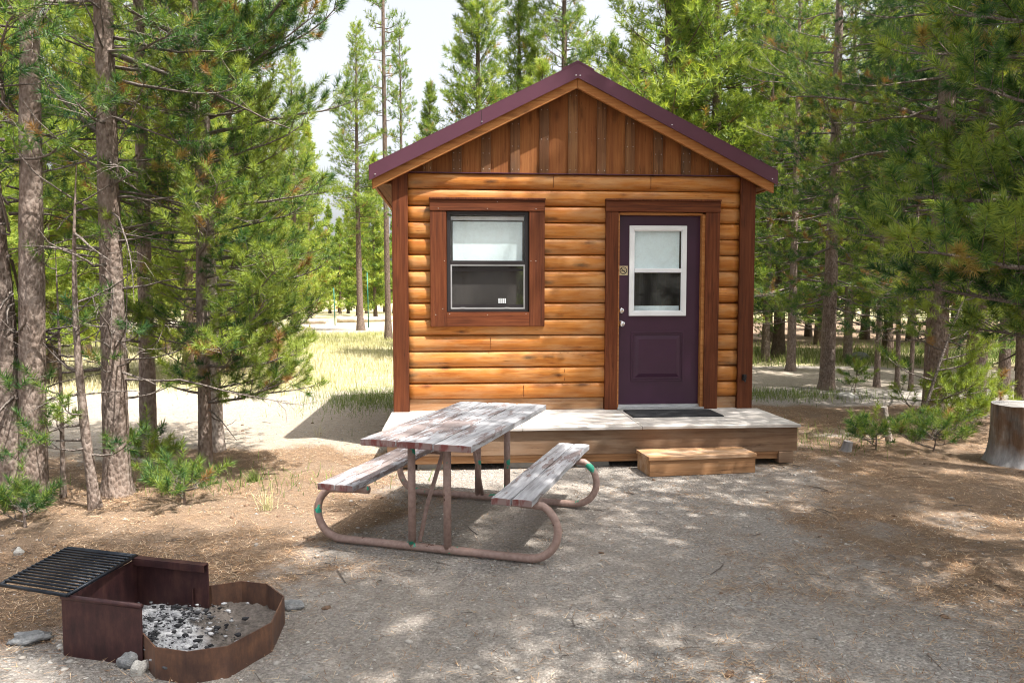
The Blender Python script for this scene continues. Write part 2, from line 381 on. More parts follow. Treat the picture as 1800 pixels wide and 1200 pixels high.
def dgrav(x, y):
    l, g, p = zones(x, y); return np.clip(1 - l * .85, .1, 1) * (1 - g) * (.35 + .65 * (fbm(x, y, 1.5, 30) > .5))
P = scatter(17000, -5, 6, 1.9, 11, dgrav, 1.6)
stones('loose_gravel', P, .0025 + .008 * rng.random(len(P)) ** 2.5, M['pebble'], 1, label='small grey and tan stones scattered over the driveway', cat='gravel', kind='stuff')
P = scatter(420, -5, 6, 1.9, 9, dgrav, 1.3)
stones('coarse_gravel', P, .010 + .012 * rng.random(len(P)) ** 2, M['pebble'], 5, label='larger pale pebbles lying loose on the dirt', cat='gravel', kind='stuff')

def blades(name, P, ln, wd, lean, mat, flat=False, tint=None, **k):
    n = len(P); a = rng.uniform(0, 6.28, n); z0 = hgt(P[:, 0], P[:, 1])
    L = ln[0] + (ln[1] - ln[0]) * rng.random(n)
    if flat: el = rng.uniform(-.02, .22, n)
    else: el = rng.uniform(lean[0], lean[1], n)
    d = np.stack([np.cos(a) * np.cos(el), np.sin(a) * np.cos(el), np.sin(el)], -1)
    s_ = np.stack([-np.sin(a), np.cos(a), np.zeros(n)], -1) * (wd * rng.uniform(.6, 1.3, n))[:, None] / 2
    B = np.stack([P[:, 0], P[:, 1], z0 + (.004 if flat else -.005)], -1)
    if flat:
        B[:, 2] += rng.random(n) * .012
        tip = B + d * L[:, None]
        V = np.stack([B - s_, B + s_, tip], 1).reshape(-1, 3); Fa = np.arange(3 * n).reshape(-1, 3); r = 3
    else:
        mid = B + d * (L * .55)[:, None]; d2 = d + np.stack([np.cos(a), np.sin(a), -np.ones(n) * .5], -1) * rng.uniform(0, .5, n)[:, None]
        tip = mid + d2 * (L * .45)[:, None]
        V = np.stack([B - s_, B + s_, mid + s_ * .7, mid - s_ * .7, tip], 1).reshape(-1, 3); b = np.arange(n)[:, None] * 5
        Fa = [b + np.array([[0, 1, 2, 3]]), b + np.array([[3, 2, 4]])]; r = 5
    tt = rng.random(n) if tint is None else tint
    o = np_mesh(name, V, Fa, mat, tint=np.repeat(tt, r)); tag(o, **k); return o
t = NT('fallen_needles'); at = t.n('Attribute', attribute_name='tint').outputs['Fac']
t.bsdf(t.ramp(at, [(0., (.09, .05, .03)), (.4, (.27, .15, .08)), (.8, (.46, .31, .18)), (1., (.66, .52, .37))]), .8, spec=.2); M['dry'] = t.m
P = scatter(110000, -6, 7, 2.0, 10.5, lambda x, y: np.clip(zones(x, y)[0] * (.3 + .9 * (fbm(x, y, 2.5, 40) > .48)) + .07, 0, 1), 1.35)
blades('needle_litter', P, (.03, .075), .0034, None, M['dry'], True, label='fallen brown pine needles matted on the ground', cat='pine litter', kind='stuff')
t = NT('dry_grass'); at = t.n('Attribute', attribute_name='tint').outputs['Fac']
gcol = t.ramp(at, [(0., (.08, .15, .035)), (.3, (.22, .27, .08)), (.6, (.44, .42, .20)), (1., (.62, .56, .40))])
d = t.n('BsdfDiffuse'); tl = t.n('BsdfTranslucent'); t.l(gcol, d.inputs[0]); t.l(gcol, tl.inputs[0]); mx = t.n('MixShader', i_0=.35); t.l(d.outputs[0], mx.inputs[1]); t.l(tl.outputs[0], mx.inputs[2]); t.l(mx.outputs[0], t.out.inputs[0]); M['grass'] = t.m
def gt(P, base, amp): return np.clip(base + amp * (fbm(P[:, 0], P[:, 1], .35, 50) - .5) * 2 + rng.normal(0, .12, len(P)), 0, 1)
P = scatter(60000, -16, 2, 11.2, 31, lambda x, y: zones(x, y)[1] * (.4 + .6 * (fbm(x, y, .8, 41) > .45)), 1.)
far = sstep(18, 21, P[:, 1])
blades('meadow_grass', P, (.05, .24), .011, (.9, 1.5), M['grass'], tint=np.clip(gt(P, .78, .25) - far * .22, 0, 1), label='short dry yellow grass of the sunny meadow', cat='grass', kind='stuff')
P = scatter(9000, 2.5, 15, 16, 24, lambda x, y: zones(x, y)[1], 1.)
blades('roadside_grass', P, (.10, .34), .012, (.9, 1.5), M['grass'], tint=gt(P, .30, .3), label='green grass and weeds beyond the road behind the cabin', cat='grass', kind='stuff')
def dg2(x, y):
    a = np.exp(-(((x + 2.0) / .75) ** 2 + ((y - 11.2) / 1.0) ** 2)) + np.exp(-(((x - 3.9) / 1.3) ** 2 + ((y - 11.6) / .5) ** 2)) * .8
    b = np.exp(-(((x + 2.4) / .8) ** 2 + ((y - 6.1) / .35) ** 2)) * .25 + np.exp(-(((x - 3.3) / .5) ** 2 + ((y - 8.1) / .6) ** 2)) * .25
    return np.clip(a + b, 0, 1)
P = scatter(7000, -4, 6, 5, 13, dg2, 1.)
blades('patchy_grass', P, (.04, .17), .006, (.7, 1.5), M['grass'], tint=gt(P, .18, .2), label='patches of green grass beside the cabin walls', cat='grass', kind='stuff')

# ------------------------------------------------------------------ cabin
PLc = G(693, 722, .38)
CR = math.atan2(.0738, .9973)
cabin = empty('log_cabin', (PLc[0], PLc[1], 0), CR, label='small orange log cabin with burgundy metal roof and plum door', cat='cabin')
W_, D_ = 3.715, 3.25; ZT = 2.78; Z0 = .38
def wall_with_holes(mb, x0, x1, y0, y1, z0, z1, holes):
    "solid wall made of blocks round rectangular holes (u0,u1,za,zb) sorted by u"
    x = x0
    for (a, b, c, d) in holes:
        mb.box(x, a, y0, y1, z0, z1)
        if c > z0: mb.box(a, b, y0, y1, z0, c)
        if d < z1: mb.box(a, b, y0, y1, d, z1)
        x = b
    mb.box(x, x1, y0, y1, z0, z1)
HO = [(.545, 1.368, 1.39, 2.396), (2.285, 3.17, .38, 2.385)]
m = MB(); wall_with_holes(m, .01, W_ - .01, .002, .10, Z0, ZT, HO); m.build('front_wall', M['trim'], cabin)
# log courses
def log_strip(mb, x0, x1, zc, hh, depth, cid):
    nS = max(2, int((x1 - x0) / .06)); K = 11; vs = []
    for i in range(nS + 1):
        x = x0 + (x1 - x0) * i / nS
        wob = mnoise.noise(Vector((x * 1.7, cid * 7.3, 0))) * .004; wz = mnoise.noise(Vector((x * 1.1, cid * 3.3, 5))) * .003
        bmp = mnoise.noise(Vector((x * 6, cid * 5.1, 2))) * .0022
        for k in range(K):
            a = -math.pi / 2 + math.pi * k / (K - 1)
            ca = max(0, math.cos(a)) ** .6
            vs.append((x, -(depth + wob + bmp) * ca, zc + wz + (hh / 2 - .001) * math.sin(a)))
    fs = [(i * K + k, (i + 1) * K + k, (i + 1) * K + k + 1, i * K + k + 1) for i in range(nS) for k in range(K - 1)]
    fs += [tuple(range(K - 1, -1, -1)), tuple(range(nS * K, nS * K + K))]
    mb.add(vs, fs, True)
lp = (ZT - Z0 - .118) / 14
m = MB()
for c in range(14):
    zc = ZT - lp * (c + .5); m.cur = random.random() ** 1.4
    za, zb = zc - lp / 2, zc + lp / 2
    segs = [(.158, W_ - .158)]
    for (a, b, lo_, hi_) in ((.46, 1.45, 1.33, 2.44), (2.22, 3.26, 0, 2.44)):
        if zb > lo_ + .01 and za < hi_ - .01:
            ns = []
            for (p, q) in segs:
                if a > p and b < q: ns += [(p, a), (b, q)]
                else: ns.append((p, q))
            segs = ns
    for k, (p, q) in enumerate(segs): log_strip(m, p, q, zc, lp, .052, c + .37 * k)
o = m.build('log_siding', M['log'], cabin)
m = MB()
for (x, c) in ((1.62, 0), (2.62, 0), (.98, 10), (1.74, 12), (1.32, 13)):
    zc = ZT - lp * (c + .5); m.box(x, x + .003, -.0535, -.03, zc - lp * .36, zc + lp * .36)
m.build('log_butt_joint', M['trim'], cabin)
for a, b in ((.158, 2.152), (3.343, W_ - .158)):
    m = MB(); m.box(a, b, -.022, 0, Z0, Z0 + .117); m.build('base_board', M['logplain'], cabin, .003)
# side and back walls
for nm, x0, sgn in (('side_wall', .056, -1), ('side_wall', W_ - .056, 1)):
    m = MB(); m.box(min(x0, x0 - sgn * .1), max(x0, x0 - sgn * .1), .10, D_, Z0, ZT - .02); w0 = m.build(nm, M['trim'], cabin)
    m = MB()
    for c in range(14):
        zc = ZT - lp * (c + .5); m.cur = random.random()
        b0 = len(m.v); log_strip(m, .14, D_ - .02, zc, lp, .05, c + 40 + sgn * 9)
        m.v[b0:] = [(x0 - sgn * y, x, z) for (x, y, z) in m.v[b0:]]
    m.build('side_log_siding', M['log'], cabin)
m = MB(); wall_with_holes(m, .10, W_ - .10, D_ - .1, D_, Z0, ZT, [(1.50, 1.98, 1.42, 1.98)]); m.prism([(.1, ZT), (W_ - .1, ZT), (W_ / 2, ZT + .88)], D_ - .1, D_); m.build('back_wall', M['inner'], cabin)
m = MB(); m.box(.1, W_ - .1, .1, D_ - .1, Z0 - .05, Z0 + .005); m.build('interior_floor', M['inner'], cabin)
m = MB(); m.box(.1, W_ - .1, .1, D_ - .1, ZT - .04, ZT - .02); m.build('interior_ceiling', M['inner'], cabin)
m = MB(); m.box(.45, 2.2, 2.4, 3.1, .82, .98); m.box(.45, 2.2, 3.08, 3.14, .98, 1.25); m.build('bunk_bed', M['inner'], cabin, .01)
# corner posts
for x0 in (0, W_ - .157):
    m = MB(); m.box(x0, x0 + .157, -.075, -.001, Z0 - .02, 2.79 + (.03 if x0 == 0 else .03)); m.box(x0 + (.0 if x0 == 0 else .157 - .03), x0 + (.03 if x0 == 0 else .157), 0, .14, Z0 - .02, 2.76)
    m.build('corner_post', M['trim'], cabin, .004)
# gable: boards then battens
APX, APZ = 1.845, 3.845; SL = .5
def roofz(u): return APZ - SL * abs(u - APX)
m = MB(); bc = 1.82; u = bc - 6 * .293
while u < W_:
    a, b = max(u + .0015, .03), min(u + .293 - .0015, W_ - .03); m.cur = random.random()
    if b > a:
        zt = lambda q: roofz(q) - .14
        pts = [(a, ZT), (b, ZT), (b, zt(b))] + ([(APX, zt(APX))] if a < APX < b else []) + [(a, zt(a))]
        m.prism(pts, -.018, .03)
    u += .293
m.build('gable_boards', M['gable'], cabin)
m = MB()
for k in range(-6, 7):
    c = bc + k * .293; a, b = c - .048, c + .048; m.cur = random.random()
    if a < .04 or b > W_ - .04: continue
    pts = [(a, ZT + .004), (b, ZT + .004), (b, roofz(b) - .14)] + ([(APX, roofz(APX) - .14)] if a < APX < b else []) + [(a, roofz(a) - .14)]
    m.prism(pts, -.040, -.0185)
    m.build('gable_batten', M['batten'], cabin, .002); m = MB()
m = MB()                                                # nail heads
for k in range(-5, 6):
    c = bc + k * .293; zt = roofz(c) - .22
    for z in (ZT + .04, (ZT + zt) / 2, zt - .05):
        for s in (-.03, .03):
            if z > ZT + .02: m.tube([(c + s, -.0405, z), (c + s, -.0425, z)], .0035, 6)
m.build('nail_heads', M['alu'], cabin)
m = MB(); m.box(.158, W_ - .158, -.058, 0, ZT - .004, ZT + .003); m.build('drip_flashing', M['roof'], cabin)
# roof
OV = .165; BK = D_ + .15; EU = 2.055
def slab(mb, off0, off1, y0, y1, u0, u1, side):
    "slab under the roof plane between vertical offsets, u measured from the ridge"
    f = lambda u, o: (APX + side * u, APZ - SL * u - o)
    q = [f(u0, off0), f(u1, off0), f(u1, off1), f(u0, off1)]
    if side > 0: q = q[::-1]
    mb.prism(q, y0, y1)
rf = MB()
for s in (-1, 1): slab(rf, .004, .03, -OV + .01, BK, 0.001, EU - .004, s)
roof = rf.build('roof', M['roof'], cabin)
for s in (-1, 1):
    m = MB(); slab(m, 0, .142, -OV - .012, -OV + .0095, 0, EU, s)
    slab(m, -.004, .003, -OV - .012, -OV + .06, 0, EU, s)
    slab(m, .138, .146, -OV - .018, -OV - .0125, 0, EU, s)
    m.build('rake_flashing', M['roof'], roof)
    for j in range(12):                                 # standing ribs over the sheet
        pass
m = MB()
for s in (-1, 1):
    for j in range(15):
        y = -OV + .16 + j * .235
        if y < BK - .05: slab(m, -.018, .0035, y - .012, y + .012, .06, EU - .005, s)
m.build('roof_ribs', M['roof'], roof)
m = MB()
for s in (-1, 1): slab(m, -.022, -.004, -OV - .014, BK + .01, 0, .16, s)
m.build('ridge_cap', M['roof'], roof)
for s in (-1, 1):
    b = MB(); slab(b, .105, .238, -OV + .012, -OV + .05, 0.001, EU - .03, s)
    ob = b.build('rake_board', M['rake'], cabin, .003)
    b = MB(); slab(b, .031, .06, -OV + .052, BK, 0.001, EU - .04, s); b.build('roof_sheathing', M['soffit'], cabin)
    b = MB()
    for y in (.5, 1.1, 1.7, 2.3, 2.9): slab(b, .061, .18, y - .02, y + .02, 1.66, EU - .08, s)
    b.build('rafter_tails', M['soffit'], cabin)
    b = MB(); ux = APX + s * (EU - .05); zf = roofz(ux)
    b.box(min(ux, ux + s * .03), max(ux, ux + s * .03), -OV + .055, BK, zf - .20, zf - .045)
    b.build('eave_fascia', M['rake'], cabin, .003)
    b = MB(); ui = APX + s * (W_ / 2 - .005); b.box(min(ui, ux), max(ui, ux), -.07, BK - .05, zf - .19, zf - .175); b.build('soffit', M['soffit'], cabin)
# roof screws on the flashing
m = MB()
for s in (-1, 1):
    for u in (.02, .95, EU - .06): x = APX + s * u; z = roofz(x) - .115; m.tube([(x, -OV - .012, z), (x, -OV - .019, z)], .006, 8)
m.build('flashing_screws', M['chrome'], roof)
m = MB(); x = APX - .955; z = roofz(x); m.box(x - .002, x + .002, -OV - .0145, -OV - .0115, z - .135, z - .005); m.build('flashing_seam', M['black'], roof)

# window
win = MB(); wx0, wx1, wz0, wz1 = .545, 1.368, 1.39, 2.396
for a in ((wx0, wx0 + .035, wz0, wz1), (wx1 - .035, wx1, wz0, wz1), (wx0 + .035, wx1 - .035, wz1 - .035, wz1), (wx0 + .035, wx1 - .035, wz0, wz0 + .028)):
    win.box(a[0], a[1], -.062, .08, a[2], a[3])
win.box(wx0 + .035, wx1 - .035, -.055, .03, 1.865, 1.905)
window = win.build('window', M['bronze'], cabin, .003)
m = MB(); m.box(.374, 1.533, -.092, -.001, 2.400, 2.510); m.build('window_head_trim', M['trimh'], window, .004)
m = MB(); m.box(.370, 1.537, -.104, -.001, 2.5102, 2.530); m.build('window_cap', M['trim'], window, .003)
m = MB(); m.box(.5405, 1.3725, -.088, -.001, 1.243, 1.386); m.build('window_sill_trim', M['trimh'], window, .004)
for a, b in ((.377, .540), (1.373, 1.530)):
    m = MB(); m.box(a, b, -.086, -.001, 1.243, 2.3995); m.build('window_side_trim', M['trim'], window, .004)
m = MB(); m.box(wx0 + .035, wx1 - .035, -.032, -.029, 1.905, wz1 - .035); m.build('upper_pane', M['glass'], window)
m = MB(); m.box(wx0 + .035, wx1 - .035, .004, .008, wz0 + .028, 1.865); m.build('lower_pane', M['glass2'], window)
m = MB(); x0, x1 = wx0 + .0355, wx1 - .0355           # silvery screen frame
m.box(x0, x0 + .014, -.052, -.040, wz0 + .0285, 1.8645); m.box(x1 - .014, x1, -.052, -.040, wz0 + .0285, 1.8645)
m.box(x0 + .014, x1 - .014, -.052, -.040, wz0 + .0285, wz0 + .044); m.box(x0 + .014, x1 - .014, -.052, -.040, 1.853, 1.8645)
m.build('screen_frame', M['alu'], window)
m = MB()                                               # sash rails of the raised lower sash
m.box(x0 + .016, x1 - .016, -.03, -.002, 1.80, 1.826); m.box(x0 + .016, x1 - .016, -.03, -.002, wz0 + .05, wz0 + .075)
m.build('sash_rail', M['bronze'], window)
m = MB()
for x in (.68, 1.13): m.box(x, x + .045, -.064, -.052, wz0 + .032, wz0 + .046)
m.build('sash_latch', M['alu'], window)
m = MB(); m.box(x0 + .022, x1 - .022, .006, .010, 1.86, 2.30); m.build('roller_blind', M['blind'], window)
m = MB(); m.box(x0 + .004, x1 - .004, .012, .05, 2.315, 2.352); m.build('blind_headrail', M['white'], window)
m = MB()
for k in range(4): m.box(1.065 + k * .021, 1.079 + k * .021, .0005, .0035, 1.475, 1.525)
m.build('striped_tag', M['white'], window)
m = MB()                                               # trim nails
for (x, y, z) in [(.46, -.0925, 2.42), (.95, -.0925, 2.42), (1.44, -.0925, 2.42), (1.05, -.0925, 2.49), (.52, -.0865, 1.9), (.5, -.0865, 1.42), (.43, -.0865, 1.36), (1.39, -.0865, 1.9), (1.44, -.0865, 1.9), (.57, -.0885, 1.37), (.95, -.0885, 1.36), (1.34, -.0885, 1.37)]:
    m.tube([(x, y, z), (x, y - .0015, z)], .004, 6)
m.build('trim_nails', M['alu'], window)

# door
def panel_door(mb, x0, x1, z0, z1, y0, y1): pass
dx0, dx1, dz0, dz1 = 2.300, 3.158, .425, 2.372
db = MB(); gx0, gx1, gz0, gz1 = 2.445, 2.985, 1.375, 2.245
wall_with_holes(db, dx0, dx1, -.004, .040, dz0, dz1, [(gx0, gx1, gz0, gz1)])
door = db.build('door', M['door'], cabin)
# raised lower panel: two moulding rings and bevelled field
def ring(mb, x0, x1, z0, z1, w, y, h):
    mb.prism([(x0, z0), (x1, z0), (x1 - w, z0 + w), (x0 + w, z0 + w)], y - h, y); mb.prism([(x0 + w, z1 - w), (x1 - w, z1 - w), (x1, z1), (x0, z1)], y - h, y)
    mb.prism([(x0, z0), (x0 + w, z0 + w), (x0 + w, z1 - w), (x0, z1)], y - h, y); mb.prism([(x1 - w, z0 + w), (x1, z0), (x1, z1), (x1 - w, z1 - w)], y - h, y)
m = MB(); ring(m, 2.442, 2.999, .664, 1.181, .016, -.004, .008); ring(m, 2.464, 2.977, .686, 1.159, .010, -.004, .005)
def frustum(mb, x0, x1, z0, z1, w, y, h):
    mb.add([(x0, y, z0), (x1, y, z0), (x1, y, z1), (x0, y, z1), (x0 + w, y - h, z0 + w), (x1 - w, y - h, z0 + w), (x1 - w, y - h, z1 - w), (x0 + w, y - h, z1 - w)],
           [(4, 5, 6, 7), (0, 1, 5, 4), (1, 2, 6, 5), (2, 3, 7, 6), (3, 0, 4, 7)])
frustum(m, 2.485, 2.956, .707, 1.138, .035, -.004, .011)
m.build('door_panel', M['door'], door, .0015)
m = MB()                                               # white window frame in the door
ring(m, 2.413, 3.014, 1.344, 2.270, .046, -.0045, .022); ring(m, 2.455, 2.972, 1.386, 2.228, .014, -.0045, .012)
m.box(2.4695, 2.9575, -.024, .02, 1.790, 1.832)
m.build('door_window_frame', M['white'], door, .003)
m = MB(); m.box(2.46, 2.967, -.009, -.006, 1.39, 2.225); m.build('door_pane', M['glass'], door)
m = MB(); m.box(2.475, 2.945, .012, .016, 1.80, 2.225); m.build('door_blind', M['blind'], door)
m = MB(); m.box(2.475, 2.952, .030, .034, 1.400, 1.447); m.build('door_pane_film', M['blind'], door)
def lathe(mb, c, prof, n=20):
    vs = []; fs = []
    for (r, y) in prof:
        for k in range(n): a = 2 * math.pi * k / n; vs.append((c[0] + r * math.cos(a), c[1] - y, c[2] + r * math.sin(a)))
    for i in range(len(prof) - 1):
        for k in range(n): fs.append((i * n + k, i * n + (k + 1) % n, (i + 1) * n + (k + 1) % n, (i + 1) * n + k))
    fs.append(tuple(range((len(prof) - 1) * n, len(prof) * n))); mb.add(vs, fs, True)
m = MB(); lathe(m, (2.338, -.004, 1.262), [(.034, 0), (.034, .006), (.016, .012), (.013, .03), (.024, .042), (.029, .056), (.026, .068), (.012, .074)]); m.build('door_handle', M['chrome'], door)
m = MB(); lathe(m, (2.338, -.004, 1.398), [(.030, 0), (.028, .014), (.022, .02), (.008, .021)]); m.build('deadbolt', M['chrome'], door)
m = MB(); m.box(2.309, 2.401, -.0070, -.0042, 1.762, 1.858); sg = m.build('no_smoking_sign', M['signplate'], door)
# the printed symbol belongs to the same plate: ring, slash, cigarette, smoke
m = MB(); cx, cz = 2.355, 1.810; N = 28
for k in range(N):
    a0, a1 = 2 * math.pi * k / N, 2 * math.pi * (k + 1) / N
    m.prism([(cx + .031 * math.cos(a0), cz + .031 * math.sin(a0)), (cx + .038 * math.cos(a0), cz + .038 * math.sin(a0)), (cx + .038 * math.cos(a1), cz + .038 * math.sin(a1)), (cx + .031 * math.cos(a1), cz + .031 * math.sin(a1))], -.0082, -.0071)
q = .026; e = .0028
m.prism([(cx - q - e, cz + q - e), (cx + q - e, cz - q - e), (cx + q + e, cz - q + e), (cx - q + e, cz + q + e)], -.0084, -.0072)
m.box(cx - .024, cx - .006, -.0080, -.0072, cz - .006, cz - .001); m.box(cx + .010, cx + .020, -.0080, -.0072, cz - .006, cz - .001)
for k in range(5): m.box(cx + .004 + k * .004, cx + .006 + k * .004, -.0080, -.0072, cz + .018 - k * .0035, cz + .024 - k * .0035)
m.build('sign_symbol', M['black'], door)
m = MB()
m.box(2.285, 2.2985, -.075, .09, Z0, 2.384); m.box(3.1605, 3.192, -.066, .09, Z0, 2.384); m.box(2.2985, 3.1605, -.066, .09, 2.3745, 2.3965)
m.build('door_jamb', M['rake'], cabin)
m = MB(); m.box(2.152, 3.343, -.092, -.001, 2.403, 2.512); m.build('door_head_trim', M['trimh'], cabin, .004)
m = MB(); m.box(2.148, 3.347, -.104, -.001, 2.5122, 2.531); m.build('door_cap', M['trim'], cabin, .003)
for a, b in ((2.155, 2.2845), (3.1925, 3.340)):
    m = MB(); m.box(a, b, -.086, -.001, Z0 + .001, 2.4025); m.build('door_side_trim', M['trim'], cabin, .004)
m = MB(); m.box(2.2855, 3.192, -.11, .045, Z0 + .002, Z0 + .022); m.box(2.2985, 3.1605, -.03, .045, Z0 + .022, Z0 + .044); m.build('threshold', M['alu'], cabin, .002)
# outlet on right post
m = MB(); m.box(3.602, 3.640, -.105, -.0755, .672, .735); m.box(3.606, 3.636, -.122, -.105, .70, .738); m.tube([(3.62, -.11, .68), (3.615, -.13, .665)], .010, 8); m.build('outdoor_outlet', M['black'], cabin, .003)
# deck: sheet tops, skirt, runner, skids, blocks
Y0 = -1.08
deck = MB(); seams = [-.02, 1.22, 2.30, 3.775]
for i in range(3):
    a, b = seams[i], seams[i + 1]
    deck.cur = random.random(); deck.box(a + .002, b - .002, Y0, -.076, .352, .379)
    deck.box(a + .002 if i else .159, (b - .002) if i < 2 else W_ - .159, -.0755, -.001, .352, .379)
dk = deck.build('deck', M['deck'], cabin, .003)
m = MB(); m.box(.02, 3.755, Y0 + .03, Y0 + .07, .128, .3515); m.build('deck_skirt', M['deckskirt'], dk, .004)
m = MB(); m.box(3.715, 3.7545, Y0 + .0705, 0, .128, .3515); m.box(.0205, .06, Y0 + .0705, 0, .128, .3515); m.build('deck_side_skirt', M['deckskirt'], dk, .004)
m = MB(); m.box(.06, 3.60, Y0 + .055, Y0 + .10, .055, .1275); m.box(.06, 3.62, Y0 + .04, Y0 + .09, .10, .1278); m.build('deck_runner', M['skid'], dk, .004)
for a, b, c in ((3.58, 3.72, .02), (.1, .24, .08)): m = MB(); m.box(a, b, Y0 + c, D_, .02, .1265); m.build('skid_beam', M['deckskirt'], dk, .006)
for x in (.28, 1.1, 1.72, 2.9):
    m = MB(); m.box(x, x + .30, Y0 + .11, Y0 + .45, -.02, .099); m.build('footing_block', M['concrete'], dk, .006)
m = MB(); m.box(.0, W_, .0, D_, .13, .352); m.build('floor_frame', M['deckskirt'], cabin)

# doormat
m = MB(); m.box(0, .90, 0, .42, 0, .012); pd = Vector((cabin.matrix_world if False else Matrix.Translation(cabin.location) @ Matrix.Rotation(CR, 4, 'Z')) @ Vector((2.33, -.60, .3795)))
t = NT('rubber_mat'); nn0 = t.noise(t.co(), 220, 2); t.bsdf(t.ramp(nn0, [(.3, (.012, .013, .015)), (.7, (.035, .037, .042))]), .8, nn0, .8, .004); M['mat'] = t.m
mt = m.build('doormat', M['mat'], None, .004); mt.location = pd; mt.rotation_euler.z = CR + R_(0.5)
tag(mt, 'flat black rubber doormat on the deck in front of the plum door', 'doormat')

# step
a = G(1142, 838); b = G(1325, 829); ang = math.atan2(b[1] - a[1], b[0] - a[0]); Ls = math.hypot(b[0] - a[0], b[1] - a[1])
step = empty('wooden_step', (a[0], a[1], 0), ang - R_(1.5), label='low wooden box step in front of the deck below the door', cat='step')
for k in (0, 1):
    m = MB(); m.box(-.012, Ls + .008, -.012 + k * .172, .155 + k * .172, .138, .174); m.build('tread', M['step'], step, .005)
m = MB(); m.box(0, Ls, 0, .036, .0, .1375); m.build('riser', M['skid'], step, .004)
for x in (0, Ls - .036): m = MB(); m.box(x, x + .036, .0365, .32, 0, .1375); m.build('side_board', M['step'], step, .004)

# ------------------------------------------------------------------ picnic table
t = NT('peeling_paint')
def peel(t, axis_scale, thr):
    v = t.co(scale=axis_scale); n1 = t.noise(v, 2.4, 9, .74, .25); n2 = t.noise(t.co(scale=(9, .8, 9)), 4, 5, .6)
    n3 = t.noise(t.co(), 1.1, 3, .5)
    f = t.math('ADD', t.math('ADD', t.math('MULTIPLY', n1, .72), t.math('MULTIPLY', n3, .35)), t.math('MULTIPLY', n2, .16))
    mask = t.ramp(f, [(thr, 0.), (thr + .012, 1.)])
    woodc = t.ramp(n2, [(.3, (.20, .195, .205)), (.5, (.34, .34, .36)), (.75, (.50, .50, .53))])
    paint = t.ramp(t.noise(t.co(), 14, 4), [(.3, (.19, .155, .15)), (.7, (.28, .24, .235))])
    rim = t.ramp(f, [(thr - .03, 0.), (thr - .003, .7), (thr, 0.)])
    paint = t.mix(rim, paint, (.13, .07, .07))
    # exposed ends keep red primer
    geo = t.n('NewGeometry'); sep = t.n('SeparateXYZ'); t.l(t.n('TexCoord').outputs['Normal'], sep.inputs[0])
    endm = t.math('GREATER_THAN', t.math('ABSOLUTE', sep.outputs[1]), .8)
    redn = t.ramp(t.noise(t.co(scale=(1, 1, .4)), 22, 4, .6), [(.46, (.24, .17, .16)), (.58, (.17, .055, .05))])
    col = t.mix(mask, paint, woodc)
    col = t.mix(endm, col, redn)
    t.bsdf(col, .75, t.math('ADD', t.math('MULTIPLY', mask, -.5), n2), .5, .004, spec=.25)
peel(t, (6.5, 1.5, 6.5), .60); M['peel'] = t.m
t = NT('peeling_paint_worn'); peel(t, (6.0, 1.2, 6.0), .565); M['peel2'] = t.m
t = NT('chipped_tube'); n1 = t.noise(t.co(loc=(2, 1, 5)), 6.5, 4, .6); n2 = t.noise(t.co(), 35, 4)
c = t.mix(t.ramp(n2, [(.3, 0.), (.7, 1.)]), (.25, .165, .14), (.37, .26, .225))
c = t.mix(t.ramp(n1, [(.62, 0.), (.635, 1.)]), c, (.03, .30, .20))
c = t.mix(t.ramp(t.noise(t.co(loc=(7, 7, 1)), 9, 5, .7), [(.66, 0.), (.68, 1.)]), c, (.10, .05, .035))
t.bsdf(c, .5, n2, .25, .002, spec=.4); M['tube'] = t.m
TA = R_(-17.0)                                          # local x = across, local y = along the planks
table = empty('picnic_table', (-.315, 5.02, 0), TA, label='weathered picnic table with peeling paint and bent tube frame', cat='picnic table')
def plank(x0, x1, y0, y1, z0, z1, name, mat, seed):
    nY = 34; nX = 4; vs = []; fs = []; r2 = random.Random(seed)
    for face in (0, 1):
        for j in range(nY + 1):
            y = y0 + (y1 - y0) * j / nY
            for i in range(nX + 1):
                x = x0 + (x1 - x0) * i / nX; ed = .005 * mnoise.noise(Vector((y * 5, seed, i // nX * 3))) * (1 if i in (0, nX) else 0)
                sag = .004 * mnoise.noise(Vector((y * 1.2, seed * 2, 0)))
                ee = .004 * mnoise.noise(Vector((x * 20, seed, 7))) if j in (0, nY) else 0
                vs.append((x + ed, y + ee, (z1 if face else z0) + sag - (.0035 if face and i in (0, nX) else 0)))
    S = (nX + 1) * (nY + 1)
    for j in range(nY):
        for i in range(nX):
            q = j * (nX + 1) + i; fs += [(S + q, S + q + 1, S + q + nX + 2, S + q + nX + 1), (q, q + nX + 1, q + nX + 2, q + 1)]
    for j in range(nY):
        q = j * (nX + 1); fs += [(q, S + q, S + q + nX + 1, q + nX + 1), (q + nX, q + 2 * nX + 1, S + q + 2 * nX + 1, S + q + nX)]
    for i in range(nX):
        q = nY * (nX + 1) + i; fs += [(i, i + 1, S + i + 1, S + i), (q, S + q, S + q + 1, q + 1)]
    m = MB(); m.add(vs, fs); m.build(name, mat, table, .003)
HL = .825
for k in range(3):
    plank(-.348 + k * .236, -.348 + k * .236 + .2245, -HL + (.01, 0, -.012)[k], HL + (-.01, .006, .01)[k], .680, .720, 'tabletop_plank', M['peel'] if k < 2 else M['peel2'], k + 1)
BS = .555; BY = .07
for s in (-1, 1): plank(s * BS - .119, s * BS - .003, BY - .83, BY + .825, .380, .420, 'bench_plank', M['peel'] if s < 0 else M['peel2'], 8 + s); plank(s * BS + .003, s * BS + .119, BY - .826, BY + .83, .380, .4195, 'bench_plank', M['peel'] if s < 0 else M['peel2'], 12 + s)
def arc_pts(c, r, a0, a1, n): return [(c[0] + r * math.cos(R_(a0 + (a1 - a0) * i / n)), c[1] + r * math.sin(R_(a0 + (a1 - a0) * i / n))) for i in range(n + 1)]
